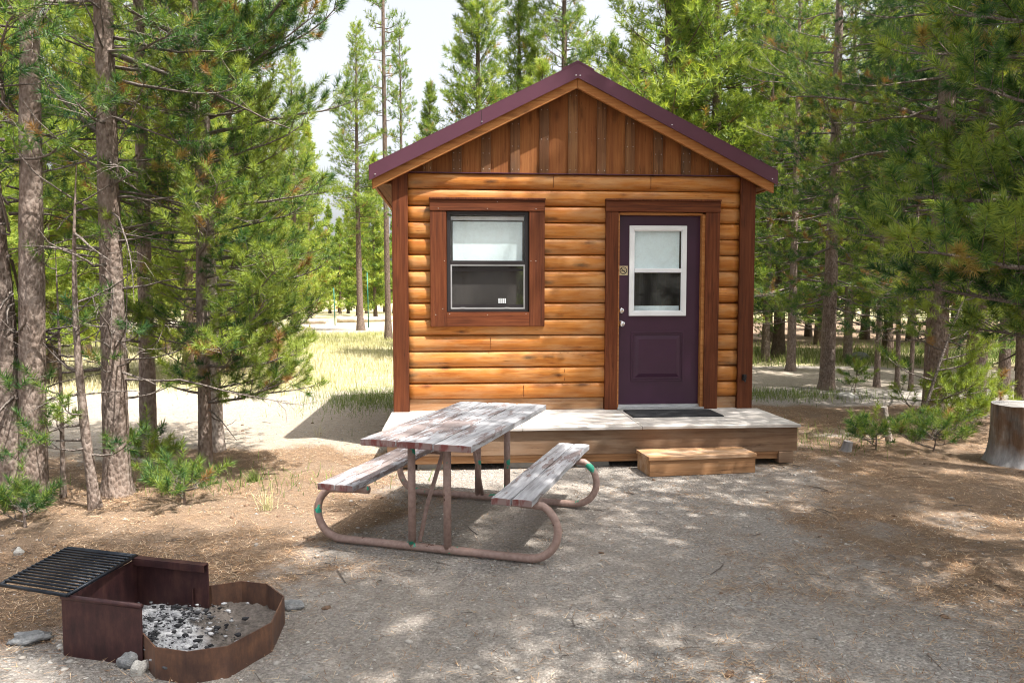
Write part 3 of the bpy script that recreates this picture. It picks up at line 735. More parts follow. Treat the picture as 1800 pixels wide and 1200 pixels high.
FY = (-.58, .62); TR = .0245
for fi, fy in enumerate(FY):
    # one continuous bent tube: bench - loop - runner - loop - bench
    rL = .167; XL = .615
    L_ = arc_pts((-XL, .027 + rL), rL, 118, 270, 12); Rr_ = arc_pts((XL, .027 + rL), rL, -90, 62, 12)
    pts = [(-.42, .352)] + [(-.5, .352)] + L_ + [(-XL / 2, .027), (0, .027), (XL / 2, .027)] + Rr_ + [(.5, .352), (.42, .352)]
    m = MB(); m.tube([(x, fy, z) for x, z in pts], TR, 12); fr_ = m.build('bent_frame_tube', M['tube'], table)
    for s in (-1, 1):
        m = MB(); m.tube([(-.015 + s * .116, fy, .03), (-.015 + s * .116, fy, .677)], TR * .98, 12); m.build('leg', M['tube'], table)
    m = MB(); m.box(-.30, .30, fy - .025, fy + .025, .655, .679); m.build('top_bracket', M['tube'], table, .003)
    for q0, q1 in ((-.62, -.46), (.46, .62)): m = MB(); m.box(q0, q1, fy - .03, fy + .03, .345, .3795); m.build('bench_bracket', M['tube'], table, .003)
    d = .42 if fi == 0 else -.42
    m = MB(); m.tube([(-.09, fy + .02 * (1 if fi == 0 else -1), .05), (-.085, fy + d * .3, .25), (-.05, fy + d, .672)], .0145, 8); m.build('diagonal_brace', M['tube'], table)

# ------------------------------------------------------------------ fire pit
t = NT('rusty_steel'); n1 = t.noise(t.co(), 5, 6, .7); n2 = t.noise(t.co(scale=(1, 1, .3)), 18, 5, .7)
c = t.ramp(t.math('ADD', t.math('MULTIPLY', n1, .6), t.math('MULTIPLY', n2, .4)), [(.32, (.04, .026, .024)), (.46, (.095, .052, .040)), (.58, (.17, .088, .055)), (.72, (.28, .15, .085))])
t.bsdf(c, t.ramp(n1, [(.3, .45), (.7, .8)]), n2, .35, .003, metal=.25, spec=.4); M['rust'] = t.m
t = NT('maroon_steel'); n1 = t.noise(t.co(), 6, 6, .7); n2 = t.noise(t.co(scale=(1, 1, .25)), 20, 5, .7)
c = t.ramp(t.math('ADD', t.math('MULTIPLY', n1, .5), t.math('MULTIPLY', n2, .5)), [(.35, (.028, .014, .016)), (.5, (.060, .025, .026)), (.68, (.11, .05, .04))])
t.bsdf(c, .5, n2, .3, .002, metal=.3, spec=.4); M['maroon'] = t.m
M['iron'] = simple('black_iron', (.018, .022, .030), .42, .6, .3, 20, .2)
pit = empty('fire_pit', (-1.55, 3.3, 0), 0, label='rusty steel fire ring with box back and opened black grate', cat='fire pit')
O = np.array([-1.55, 3.3])
def Q(px, py, z): p = G(px, py, z); return (p[0] - O[0], p[1] - O[1])
HB = .262
A1 = Q(110, 1045, .26); A2 = Q(250, 1062, .26); C2 = Q(365, 992, .26); B2 = Q(240, 979, .26)
def sheet(mb, pts, z0, z1, th=.006, closed=False):
    n = len(pts); P2 = [Vector(p) for p in pts]; off = []
    for i in range(n):
        a = P2[i - 1] if (i or closed) else P2[i]; b = P2[(i + 1) % n] if (i < n - 1 or closed) else P2[i]
        d = (b - a).normalized(); off.append(P2[i] + Vector((-d.y, d.x)) * th)
    z0f = z0 if callable(z0) else (lambda i: z0); z1f = z1 if callable(z1) else (lambda i: z1)
    vs = []
    for i in range(n): vs += [(P2[i].x, P2[i].y, z0f(i)), (P2[i].x, P2[i].y, z1f(i)), (off[i].x, off[i].y, z1f(i)), (off[i].x, off[i].y, z0f(i))]
    fs = []
    for i in range(n - 1):
        for k in range(4): fs.append((i * 4 + k, (i + 1) * 4 + k, (i + 1) * 4 + (k + 1) % 4, i * 4 + (k + 1) % 4))
    fs += [(0, 1, 2, 3), tuple((n - 1) * 4 + k for k in (3, 2, 1, 0))]
    mb.add(vs, fs)
# front and back panels, left panel
m = MB(); sheet(m, [A1, A2], -.03, HB, -.007); m.build('front_panel', M['maroon'], pit, .002)
m = MB(); sheet(m, [A1, B2], -.03, HB - .012, .007); m.build('left_panel', M['maroon'], pit, .001)
m = MB(); d0 = (Vector(B2) - Vector(C2)).normalized() * .012; sheet(m, [(B2[0] + d0.x, B2[1] + d0.y), C2], -.03, HB, .007); m.build('back_panel', M['maroon'], pit, .001)
m = MB(); m.tube([(A1[0], A1[1] - .004, HB - .008), (A2[0], A2[1] - .004, HB - .008)], .012, 10); m.build('rolled_edge', M['maroon'], pit)
m = MB(); d = Vector((C2[0] - B2[0], C2[1] - B2[1])).normalized(); n_ = Vector((-d.y, d.x))
q = [Vector(B2), Vector(C2)]
for (o1, o2, za, zb) in ((-.032, .006, HB, HB + .006), (-.032, -.026, HB - .03, HB + .0)):
    m.add([(p.x + n_.x * o, p.y + n_.y * o, z) for p in q for o, z in ((o1, za), (o2, za), (o2, zb), (o1, zb))], [(0, 1, 5, 4), (1, 2, 6, 5), (2, 3, 7, 6), (3, 0, 4, 7), (0, 3, 2, 1), (4, 5, 6, 7)])
m.build('angle_flange', M['maroon'], pit, .001)
RG = [Q(348, 1027, .13), Q(372, 1028, .13), Q(425, 1020, .13), Q(470, 1025, .13), Q(500, 1047, .13), Q(478, 1093, .13), Q(400, 1135, .13), Q(328, 1145, .13), Q(272, 1137, .13), Q(250, 1112, .13)]
m = MB(); sheet(m, RG, -.03, lambda i: .13, -.006); m.build('fire_ring', M['rust'], pit)
m = MB(); p = Vector(RG[0]); sheet(m, [(p.x - .004, p.y + .02), (p.x + .0, p.y - .07)], -.0, .135, .006); m.build('ring_bracket', M['maroon'], pit)
# grate: rod frame and bars, hinged on the left panel and folded back
g = MB(); zg = .268; g1 = Vector(Q(0, 1030, .26)); g2 = Vector(Q(120, 965, .26)); g3 = Vector(B2); g4 = Vector(Q(118, 1049, .26))
L3 = lambda a, b, t_: a + (b - a) * t_
fr0 = MB()
for a, b in ((g1, g2), (g2, g3), (g3, g4), (g4, g1)): fr0.tube([(a.x, a.y, zg), (b.x, b.y, zg)], .0085, 8)
gr_ = fr0.build('grate_frame', M['iron'], pit)
for k in range(1, 16):
    a = L3(g1, g2, k / 16); b = L3(g4, g3, k / 16); mm = MB(); mm.tube([(a.x, a.y, zg + .007), (b.x, b.y, zg + .007)], .0062, 7); mm.build('grate_bar', M['iron'], gr_)
# ash
t = NT('ash'); n1 = t.noise(t.co(), 26, 6, .75); vo = t.n('TexVoronoi', i_Vector=t.co(), i_Scale=55.)
n4 = t.noise(t.co(), 3.5, 3)
c = t.ramp(n1, [(.28, (.05, .05, .055)), (.37, (.24, .24, .25)), (.47, (.48, .48, .50)), (.7, (.66, .66, .68))])
at = t.n('Attribute', attribute_name='tint').outputs['Fac']
c = t.mix(at, c, t.ramp(t.noise(t.co(), 60, 4), [(.3, (.11, .095, .085)), (.7, (.22, .19, .17))]))
t.bsdf(c, .95, n1, 1., .02, spec=.1); M['ash'] = t.m
poly = [A1, A2] + [RG[9], RG[8], RG[7], RG[6], RG[5], RG[4], RG[3], RG[2], RG[1], C2, B2]
def inside(x, y):
    c = np.zeros(x.shape, bool); n = len(poly); j = n - 1
    for i in range(n):
        xi, yi = poly[i]; xj, yj = poly[j]
        with np.errstate(divide='ignore', invalid='ignore'):
            k = ((yi > y) != (yj > y)) & (x < (xj - xi) * (y - yi) / (yj - yi) + xi)
        c ^= k; j = i
    return c
ax = np.arange(-.6, .6, .008); AX, AY = np.meshgrid(ax, ax, indexing='ij'); ins = inside(AX, AY)
rdg = fbm(AX, AY, 30, 60) - .5
AZ = .035 + .05 * np.exp(-((AX / .22) ** 2 + ((AY + .02) / .25) ** 2)) + .035 * rdg + .022 * (fbm(AX, AY, 11, 61) - .5)
dirt = sstep(.05, .2, AX + AY * .6 + (fbm(AX, AY, 14, 66) - .5) * .25)
ii = np.arange(AX.size).reshape(AX.shape); ok = ins[:-1, :-1] & ins[1:, :-1] & ins[1:, 1:] & ins[:-1, 1:]
FA = np.stack([ii[:-1, :-1][ok], ii[1:, :-1][ok], ii[1:, 1:][ok], ii[:-1, 1:][ok]], -1)
us, inv = np.unique(FA, return_inverse=True)
VA = np.stack([AX, AY, AZ - .012 * dirt], -1).reshape(-1, 3)[us]
o = np_mesh('ash', VA, inv.reshape(FA.shape), M['ash'], smooth=True, tint=dirt.ravel()[us], loc=(O[0], O[1], 0)); tag(o, 'bed of grey white ash and soil inside the fire ring', 'ash', kind='stuff')
nC = 700; cxs = rng.uniform(-.4, .42, 14000); cys = rng.uniform(-.4, .4, 14000); k = inside(cxs, cys) & (rng.random(14000) < np.exp(-((cxs + .02) ** 2 + (cys + .05) ** 2) / .05)); PC = np.stack([cxs[k], cys[k]], -1)[:nC]
t = NT('charcoal'); at = t.n('Attribute', attribute_name='tint').outputs['Fac']; t.bsdf(t.ramp(at, [(0., (.012, .012, .014)), (.5, (.06, .06, .065)), (.7, (.25, .25, .26)), (1., (.50, .50, .52))]), .9, t.noise(t.co(), 90, 3), .6, .004); M['coal'] = t.m
V0, F0 = rock_mesh(1, 9, .8, .35); n = len(PC); a = rng.uniform(0, 6.28, n); rr = .0025 + .010 * rng.random(n) ** 4
Wv = np.stack([(V0[None, :, 0] * np.cos(a)[:, None] - V0[None, :, 1] * np.sin(a)[:, None]) * rr[:, None] * 1.5 + PC[:, 0, None], (V0[None, :, 0] * np.sin(a)[:, None] + V0[None, :, 1] * np.cos(a)[:, None]) * rr[:, None] + PC[:, 1, None],
               V0[None, :, 2] * rr[:, None] + (.045 + .05 * np.exp(-((PC[:, 0] / .22) ** 2 + ((PC[:, 1] + .02) / .25) ** 2)))[:, None]], -1).reshape(-1, 3)
o = np_mesh('charcoal', Wv, (F0[None] + (np.arange(n) * len(V0))[:, None, None]).reshape(-1, 3), M['coal'], tint=np.repeat(rng.random(n), len(V0)), loc=(O[0], O[1], 0)); tag(o, 'burnt black and white charcoal pieces on the ash bed', 'charcoal', kind='stuff')

# ------------------------------------------------------------------ rocks
def rockmat(name, a, b):
    t = NT(name); n1 = t.noise(t.co(), 1.6, 6, .65); t.bsdf(t.ramp(n1, [(.3, a), (.7, b)]), .85, t.noise(t.co(), 5, 5), .5, .05, spec=.2); return t.m
M['rockpale'] = rockmat('pale_rock', (.34, .33, .31), (.60, .58, .54)); M['rockgrey'] = rockmat('grey_rock', (.17, .18, .19), (.36, .36, .36))
def rock(px, py, sx, sy, sz, rz, mat, label, seed, j=.22, sub=3):
    V, Fc = rock_mesh(sub, seed, 1., j); p = G(px, py); o = np_mesh('rock', V, Fc, M[mat], smooth=True)
    o.scale = (sx, sy, sz); o.location = (p[0], p[1] + sy * .6, float(hgt(p[0], p[1])) + sz * .45); o.rotation_euler = (0, 0, R_(rz)); tag(o, label, 'rock'); return o
rock(224, 1172, .048, .036, .042, 25, 'rockgrey', 'rounded grey tan rock leaning on the fire pit front panel', 2)
rock(243, 1184, .038, .026, .036, 60, 'rockpale', 'white rock in front of the grey one at the fire pit corner', 3)
rock(45, 1130, .082, .045, .036, 20, 'rockgrey', 'flat pointed grey rock left of the fire pit', 4, .32)
rock(30, 975, .030, .024, .028, 0, 'rockpale', 'small pale round stone on the litter beyond the grate', 5)
rock(512, 1070, .062, .04, .03, -8, 'rockgrey', 'flat grey stone behind the right end of the fire ring', 6, .15)
rock(622, 860, .085, .05, .028, 5, 'rockgrey', 'flat grey stone on the ground under the left bench', 7, .12)
rock(1490, 700, .16, .10, .06, 0, 'rockpale', 'low pale stone lying near the trees by the back road', 12, .2)
rock(1512, 612 + 20, .3, .15, .12, 0, 'rockgrey', 'broad rock in the grass beyond the back road', 13, .2)

# ------------------------------------------------------------------ stumps
t = NT('stump_wood'); n1 = t.noise(t.co(scale=(14, 14, 1.6)), 1, 6, .65); n2 = t.noise(t.co(scale=(1, 1, .8)), 4.2, 5, .65)
sepn = t.n('SeparateXYZ'); t.l(t.n('TexCoord').outputs['Object'], sepn.inputs[0])
c = t.ramp(n1, [(.34, (.06, .048, .04)), (.5, (.20, .17, .145)), (.68, (.38, .34, .30))])
c = t.mix(t.ramp(n2, [(.40, 0.), (.56, .75)]), c, t.mix(n1, (.05, .032, .022), (.26, .13, .06)))
low = t.math('ADD', sepn.outputs[2], t.math('MULTIPLY', t.math('SUBTRACT', n2, .5), .22))
c = t.mix(t.ramp(low, [(.05, .7), (.20, 0.)]), c, t.mix(n1, (.13, .13, .14), (.58, .60, .63)))
t.bsdf(c, .9, n1, .8, .015, spec=.15); M['stump'] = t.m
t = NT('cut_top'); v = t.co(); ln_ = t.n('VectorMath', operation='LENGTH'); t.l(v, ln_.inputs[0])
rings = t.n('TexWave', wave_type='RINGS', rings_direction='Z', i_Vector=v, i_Scale=22., i_Distortion=1.2)
t.bsdf(t.mix(rings.outputs[0], (.17, .16, .155), (.32, .30, .285)), .9, rings.outputs[0], .4, .004); M['cut'] = t.m
def stump(loc, r, h, label, flare=.35, name='tree_stump', cat='tree stump', rx=0, ry=0, bark_m='stump', seed=0):
    e = empty(name, loc, 0, label=label, cat=cat); e.rotation_euler = (rx, ry, 0)
    N, K = 44, 26; vs = []; 
    for i in range(K + 1):
        z = h * i / K; f = 1 + flare * math.exp(-z / (.10 * h / .5)) 
        for k in range(N):
            a = 2 * math.pi * k / N; c_ = Vector((math.cos(a), math.sin(a), 0))
            rr = r * f * (1 + .05 * mnoise.noise(c_ * 1.6 + Vector((seed, 0, z))) + .02 * mnoise.noise(c_ * 7 + Vector((0, seed, z * 2))) + (flare * .5 * math.exp(-z / .08) * mnoise.noise(c_ * 2.6 + Vector((seed, 5, 0)))))
            dcr = abs((a - R_(252 + 8 * math.sin(z * 9) ) + math.pi) % (2 * math.pi) - math.pi)
            if name == 'tree_stump' and dcr < .09: rr -= r * .16 * (1 - dcr / .09)
            vs.append((rr * c_.x, rr * c_.y, z - .02 + (.006 * mnoise.noise(c_ * 3) if i == K else 0)))
    fs = [(i * N + k, i * N + (k + 1) % N, (i + 1) * N + (k + 1) % N, (i + 1) * N + k) for i in range(K) for k in range(N)]
    m = MB(); m.add(vs, fs, True); m.build('stump_side', M[bark_m], e)
    m = MB(); m.add([(x, y, z + .0005) for x, y, z in vs[K * N:]], [tuple(range(N))]); m.build('cut_face', M['cut'], e); return e
stump((4.78, 6.93, 0), .278, .565, 'big weathered grey stump with a long crack by the right edge', .24)

# ------------------------------------------------------------------ pines
def perp(D):
    ref = np.where(np.abs(D[:, 2:3]) > .9, np.array([[1., 0, 0]]), np.array([[0, 0, 1.]]))
    a = np.cross(D, ref); a /= np.linalg.norm(a, axis=1, keepdims=True) + 1e-9
    return a, np.cross(D, a)
def needles(O_, D, Ls, tint, nn, nl, nw, r):
    n = len(O_); k = n * nn
    Oi = np.repeat(O_, nn, 0); Di = np.repeat(D, nn, 0); Li = np.repeat(Ls, nn); Ti = np.repeat(tint, nn)
    a, b = perp(Di); t_ = r.random(k) ** .75; ph = r.uniform(0, 6.283, k)
    al = R_(78) - R_(42) * t_ ** 1.5 + r.normal(0, .16, k)
    rad = a * np.cos(ph)[:, None] + b * np.sin(ph)[:, None]
    d = Di * np.cos(al)[:, None] + rad * np.sin(al)[:, None]
    d[:, 2] += .10
    ln = nl * r.uniform(.7, 1.15, k)
    base = Oi + Di * (Li * t_)[:, None]; tip = base + d * ln[:, None]
    rv = r.normal(size=(k, 3)); s = np.cross(d, rv); s /= np.linalg.norm(s, axis=1, keepdims=True) + 1e-9; s *= nw / 2
    V = np.stack([base - s, base + s, tip], 1).reshape(-1, 3)
    return V, np.repeat(np.where(Ti < .9, np.clip(Ti + r.normal(0, .13, k), 0, .84), Ti), 3)
def sticks(A_, B_, ra, rb):
    n = len(A_); D = B_ - A_; D /= np.linalg.norm(D, axis=1, keepdims=True) + 1e-9; a, b = perp(D); V = []
    for P_, r_ in ((A_, ra), (B_, rb)):
        for k in range(3):
            an = 2 * math.pi * k / 3; V.append(P_ + (a * math.cos(an) + b * math.sin(an)) * np.asarray(r_)[:, None])
    V = np.stack(V, 1).reshape(-1, 3); i = np.arange(n)[:, None] * 6
    return V, np.concatenate([i + np.array([[k, (k + 1) % 3, 3 + (k + 1) % 3, 3 + k]]) for k in range(3)])
class Pine:
    """one pine tree grown in local coordinates: trunk, branches (limbs and dead twigs), crown (needles)"""
    def __init__(s, H, r0, seed, lod, bend=.0, zfine=99, tintb=.35, tints=.18, dead=.03, nmul=1.):
        s.H, s.r0, s.r, s.lod, s.zf, s.tb, s.ts, s.dead, s.nmul = H, r0, np.random.default_rng(seed), lod, zfine, tintb, tints, dead, nmul
        s.SA, s.SB, s.Sra, s.Srb = [], [], [], []; s.O, s.D, s.L, s.T = [], [], [], []
        s.bd = s.r.uniform(0, 6.28); s.bend = bend; s.seed = seed; s.trunks = []
    def axis(s, z):
        f = z / s.H; return np.array([math.cos(s.bd) * s.bend * math.sin(f * 2.6), math.sin(s.bd) * s.bend * math.sin(f * 2.1 + .3) - math.sin(s.bd) * s.bend * math.sin(.3), z])
    def rad(s, z): return s.r0 * (max(0, 1 - z / s.H) ** .8 * .95 + .02) * (1 + .35 * math.exp(-z / .12))
    def limb(s, z, az, L, el=0., up=.35, rb=None, bare=.25, dens=1., start=None, droop=0., dead=False):
        r = s.r; n = max(4, int(L / .16)) if s.lod < 2 else 4
        p = s.axis(z) if start is None else np.array(start, float); d_el = el; rb = rb or min(.005 + .010 * L, s.rad(z) * .45 + .004)
        P_ = [p]; st = L / n; a = az
        for i in range(n):
            f = (i + 1) / n; e = el + (up * f ** 1.5 - droop * math.sin(f * 3.14)); a += r.normal(0, .09)
            e += r.normal(0, .07)
            p = p + st * np.array([math.cos(a) * math.cos(e), math.sin(a) * math.cos(e), math.sin(e)]); P_.append(p)
        P_ = np.array(P_); rr = rb * (1 - np.linspace(0, .85, n + 1)) + .0015
        s.SA += list(P_[:-1]); s.SB += list(P_[1:]); s.Sra += list(rr[:-1]); s.Srb += list(rr[1:])
        if dead:
            for _ in range(int(L * 7)):
                f = r.uniform(.2, 1); j = min(int(f * n), n - 1); q = P_[j] + (P_[j + 1] - P_[j]) * r.random()
                aa = a + r.normal(0, 1.1); e = r.normal(.1, .5); ll = r.uniform(.08, .28) * min(1, L)
                m_ = q + ll * .5 * np.array([math.cos(aa) * math.cos(e), math.sin(aa) * math.cos(e), math.sin(e)])
                e2 = e + r.normal(0, .5); aa2 = aa + r.normal(0, .5); t_ = m_ + ll * .5 * np.array([math.cos(aa2) * math.cos(e2), math.sin(aa2) * math.cos(e2), math.sin(e2)])
                s.SA += [q, m_]; s.SB += [m_, t_]; s.Sra += [.0032, .0022]; s.Srb += [.0022, .0012]
            return
        sp = {0: .062, 1: .085, 2: .085, 3: .12}[s.lod] / dens / (1 if z < s.zf else .55); m = max(3, int(L * (1 - bare) / sp))
        tb = s.tb + r.normal(0, s.ts * .5)
        for i in range(m):
            f = bare + (1 - bare) * (i + r.random() * .8) / m; f = min(f, .999); j = min(int(f * n), n - 1); q = P_[j] + (P_[j + 1] - P_[j]) * (f * n - j)
            bdv = P_[j + 1] - P_[j]; bdv /= np.linalg.norm(bdv) + 1e-9
            side = np.array([-bdv[1], bdv[0], 0]) * (1 if i % 2 else -1) + np.array([0, 0, r.normal(.28, .35)])
            side /= np.linalg.norm(side); td = bdv * r.uniform(.45, 1.1) + side * r.uniform(.5, 1.); td[2] += .25; td /= np.linalg.norm(td)
            tl = (.13 + .38 * L * (1 - f) + .05 * L) * r.uniform(.55, 1.2); tl = min(tl, .62)
            tip = q + td * tl
            if s.lod < 2: s.SA.append(q); s.SB.append(tip); s.Sra.append(.004); s.Srb.append(.0018)
            T0 = min(tb + r.normal(0, s.ts * .6), .80)
            if r.random() < s.dead: T0 = .97
            sl = {0: .13, 1: .15, 2: .20, 3: .28}[s.lod]; ns = max(1, int(tl / sl * 1.1)) if s.lod < 2 else max(1, int(tl / .17))
            for u in range(ns):
                dd = td + r.normal(0, .16, 3) + np.array([0, 0, .12 * (ns - u)]); dd /= np.linalg.norm(dd)
                if u == 0: o = tip - td * sl * .6; LL = sl
                else: o = tip - td * (sl * (u + .6)); LL = sl * 1.0; dd = (td + r.normal(0, .45, 3)); dd /= np.linalg.norm(dd)
                s.O.append(o); s.D.append(dd); s.L.append(LL * r.uniform(.7, 1.15))
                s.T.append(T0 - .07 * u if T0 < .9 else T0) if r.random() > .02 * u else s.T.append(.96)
        dd = P_[-1] - P_[-2]; dd /= np.linalg.norm(dd); s.O.append(P_[-1] - dd * .05); s.D.append(dd); s.L.append(.16); s.T.append(min(tb + .05, .8))
    def crown(s, cb, cr, nb, el0=-.15, el1=.7, pw=.8, gaps=.0, azf=None, base_w=.35):
        nb = int(nb * {0: 1.25, 1: 1.6, 2: 1.7, 3: 1.5}[s.lod])
        for i in range(nb):
            f = (i + s.r.random()) / nb; f = f ** .92; z = cb + (s.H - .1 - cb) * f
            if s.r.random() < gaps: continue
            az = azf(s.r) if azf else s.r.uniform(0, 6.28)
            L = cr * ((1 - f) ** pw * .93 + .07) * (base_w + (1 - base_w) * min(1, f / .18)) * s.r.uniform(.6, 1.15)
            s.limb(z, az, max(L, .12), el0 + (el1 - el0) * f + s.r.normal(0, .1), .30, bare=(.3 if s.lod < 2 else .16) if f < .6 else .08, droop=.12 * (1 - f))
        tp = s.axis(s.H - .05); s.O.append(tp); s.D.append(np.array([0, 0, 1.])); s.L.append(.3); s.T.append(s.tb + .1)
    def deads(s, z0, z1, n, L=(.3, 1.), azf=None):
        for _ in range(n): s.limb(s.r.uniform(z0, z1), azf(s.r) if azf else s.r.uniform(0, 6.28), s.r.uniform(*L), s.r.normal(.0, .3), s.r.normal(0, .5), rb=s.r.uniform(.005, .014), dead=True)
    def trunk_mesh(s, axisf=None, H=None, r0=None, off=(0, 0)):
        axisf = axisf or s.axis; H = H or s.H; sc_ = (r0 or s.r0) / s.r0
        N = {0: 22, 1: 16, 2: 8, 3: 6}[s.lod]; dz = {0: .05, 1: .09, 2: .6, 3: 1.}[s.lod]
        zs = [-.05]; z = 0.
        while z < H - .03: zs.append(z); z += dz * (1 if z < 5 else 4) if s.lod < 2 else dz
        zs.append(H - .02); V = []
        for z in zs:
            c = axisf(max(z, 0)).copy(); c[2] = z; rr = s.rad(min(z, s.H * .995) * s.H / H if z > 0 else 0) * sc_
            for k in range(N):
                a = 2 * math.pi * k / N; v = Vector((math.cos(a) * 1.5, math.sin(a) * 1.5, z * 2.2 + s.seed))
                q = rr * (1 + (.07 * mnoise.noise(v) + (.06 * mnoise.noise(Vector((math.cos(a) * 5, math.sin(a) * 5, z * 11))) if s.lod < 2 else 0) + .25 * math.exp(-max(z, 0) / .1) * mnoise.noise(Vector((math.cos(a) * 2, math.sin(a) * 2, s.seed)))))
                V.append((c[0] + off[0] + q * math.cos(a), c[1] + off[1] + q * math.sin(a), z))
        Fc = [(i * N + k, i * N + (k + 1) % N, (i + 1) * N + (k + 1) % N, (i + 1) * N + k) for i in range(len(zs) - 1) for k in range(N)]
        s.trunks.append((V, Fc))
    def build(s, loc, label, group=None, rz=0., barkm='bark', nm='needle', name='pine_tree', cat='pine tree', nl=None):
        if not s.trunks: s.trunk_mesh()
        e = empty(name, loc, rz, label=label, cat=cat, group=group)
        V, Fc = [], []
        for v, f in s.trunks: b = len(V); V += v; Fc += [tuple(b + i for i in q) for q in f]
        np_mesh('trunk', np.array(V), np.array(Fc), M[barkm], e, smooth=True)
        if s.SA:
            Vs, Fs = sticks(np.array(s.SA), np.array(s.SB), s.Sra, s.Srb); np_mesh('branches', Vs, Fs, M['barkdead' if s.lod < 2 else 'barkfar'], e, smooth=True)
        if s.O:
            O_, D, L, T = map(np.array, (s.O, s.D, s.L, s.T)); VV, TT = [], []
            fine = O_[:, 2] < s.zf
            spec = {0: (int(84 * s.nmul), .068, .0050), 1: (int(50 * s.nmul), .078, .0078), 2: (int(27 * s.nmul), .12, .0135), 3: (int(13 * s.nmul), .24, .045)}
            for msk, sp_ in ((fine, spec[s.lod]), (~fine, (20, .10, .016))):
                if msk.any(): v, t_ = needles(O_[msk], D[msk], L[msk], T[msk], *sp_, s.r); VV.append(v); TT.append(t_)
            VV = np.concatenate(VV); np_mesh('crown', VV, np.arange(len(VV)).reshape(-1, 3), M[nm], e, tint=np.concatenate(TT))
        return e
def copy_tree(e, loc, rz, sc_, label, group=None):
    c = e.copy(); COL.objects.link(c); c.location = loc; c.rotation_euler.z = rz; c.scale = sc_ if hasattr(sc_, '__len__') else (sc_,) * 3
    c['label'] = label
    if group: c['group'] = group
    elif 'group' in c: del c['group']
    for ch in e.children: d = ch.copy(); COL.objects.link(d); d.parent = c
    return c
def at(px, y, z=0.): "ground place at pixel column px and distance y"; return ((px - 900) / 1320 * (y * math.cos(PIT) + CAM[2] * math.sin(PIT)), y, z)
toward = lambda deg, sp: (lambda r: R_(deg) + r.normal(0, R_(sp)))


GL = 'trees of the left thicket'; GR = 'trees of the right thicket'
# --- near left cluster
p = G(42, 882); T = Pine(9.5, .125, 11, 0, .05, zfine=4.6, tintb=.34, dead=.08, nmul=.8)
T.bd = math.pi; T.trunk_mesh(lambda z: np.array([-.075 * z / 2 - .02 * z, .0, z]), r0=.125, off=(-.055, 0))
T.trunk_mesh(lambda z: np.array([.04 + .018 * z, .02 * z, z]), H=8.6, r0=.10, off=(.045, -.02))
T.crown(2.2, 1.6, 58, -.2, .6, azf=None); T.deads(.7, 4.2, 44, (.3, 1.3))
[T.limb(z, R_(a), L, -.1, .7, bare=.6, rb=.006) for z, a, L in ((.35, -70, .4), (.5, -20, .6), (.8, -60, .45), (1.3, -80, .4), (.6, -120, .4))]; T.limb(1.25, R_(25), .75, .1, .5, dead=True); T.limb(2.0, R_(-160), .5, .1, .3, bare=.3)
T.build(p, 'big pine with twin grey trunks at the far left edge')
p = G(207, 868); T = Pine(10., .098, 12, 0, .03, zfine=4.8, tintb=.36, dead=.08, nmul=.8)
T.crown(2.2, 1.5, 56, -.25, .6); T.deads(.9, 4.4, 56, (.3, 1.4))
T.limb(2.75, R_(150), .9, .55, .3, rb=.03, bare=.6); T.limb(1.9, R_(170), 1.0, .05, -.1, rb=.016, dead=True); T.limb(3.4, R_(-20), 1.5, -.35, -.1, rb=.022, dead=True)
T.limb(1.05, R_(165), .8, -.5, 1.5, rb=.02, dead=True); T.limb(1.6, R_(5), .5, .1, .2, rb=.014, dead=True)
for z, a, L in ((1.9, -70, .35), (1.45, -60, .4), (1.2, -30, .45), (.95, -80, .4), (.75, 10, .5), (1.05, 30, .6)): T.limb(z, R_(a), L, .0, .5, bare=.55)
T.build(p, 'straight pine with bare grey brown trunk, third trunk from the left edge')
p = G(262, 800); T = Pine(9., .080, 13, 1, .06, zfine=5, tintb=.42, dead=.07)
T.crown(1.7, 1.4, 50, -.2, .6); T.deads(.9, 3.8, 34, (.3, 1.1)); T.build(p, 'thin rough barked pine just behind the straight grey brown one', barkm='bark')
# green limbed pine in front of the sunny path
p = G(362, 832); T = Pine(6.6, .058, 14, 0, .04, zfine=5.2, tintb=.60, tints=.3, dead=.05)
for z, a, L, e, u in ((.95, -10, 1.0, .05, .1), (.75, 5, .9, -.15, .25), (1.15, 15, .95, .3, .2), (1.35, -15, 1.05, .15, .5), (1.5, 25, .9, .2, .4), (1.7, -35, .7, .2, .4), (1.9, -5, 1.0, -.1, .2),
                      (1.95, -170, .7, .0, .3), (1.6, 170, .7, .1, .3), (1.3, -150, .6, .1, .3), (2.1, 10, .9, .1, .4), (2.3, -12, 1.2, .02, .1), (2.5, 20, .8, .3, .3), (2.65, -25, 1.0, .15, .3),
                      (2.9, -3, 1.35, .15, .25), (3.0, 160, .9, 0, .3), (3.15, -20, 1.25, .35, .3), (3.35, 10, 1.3, .3, .45), (3.3, -60, .8, 0, .4), (3.55, -5, 1.45, .25, .35), (3.7, 30, 1.2, .3, .4), (2.2, -70, .6, 0, .5), (2.7, -80, .7, -.1, .5), (3.1, -100, .9, -.3, .4)):
    T.limb(z, R_(a), L * 1.05, e, u, bare=.22, dens=1.15)
T.crown(3.6, 1.2, 26, .1, .8, azf=None); T.deads(.45, 1.4, 9, (.2, .5)); [T.limb(z, R_(a), L, e, .5, bare=.15, dens=1.3) for z, a, L, e in ((.62, -25, .95, .0), (.72, 20, .8, .1), (.85, -50, .8, .1), (1.0, 5, 1.05, .15), (1.15, -30, 1.0, .2), (1.25, 30, .9, .2), (.9, 150, .6, .1), (1.1, -160, .6, .1))]; T.crown(.85, 1.25, 50, -.05, .7, base_w=.7)
T.build(p, 'bushy green pine reaching towards the cabin, beside the sunny path')
p = G(383, 792); T = Pine(6.0, .062, 15, 1, .05, zfine=5, tintb=.5)
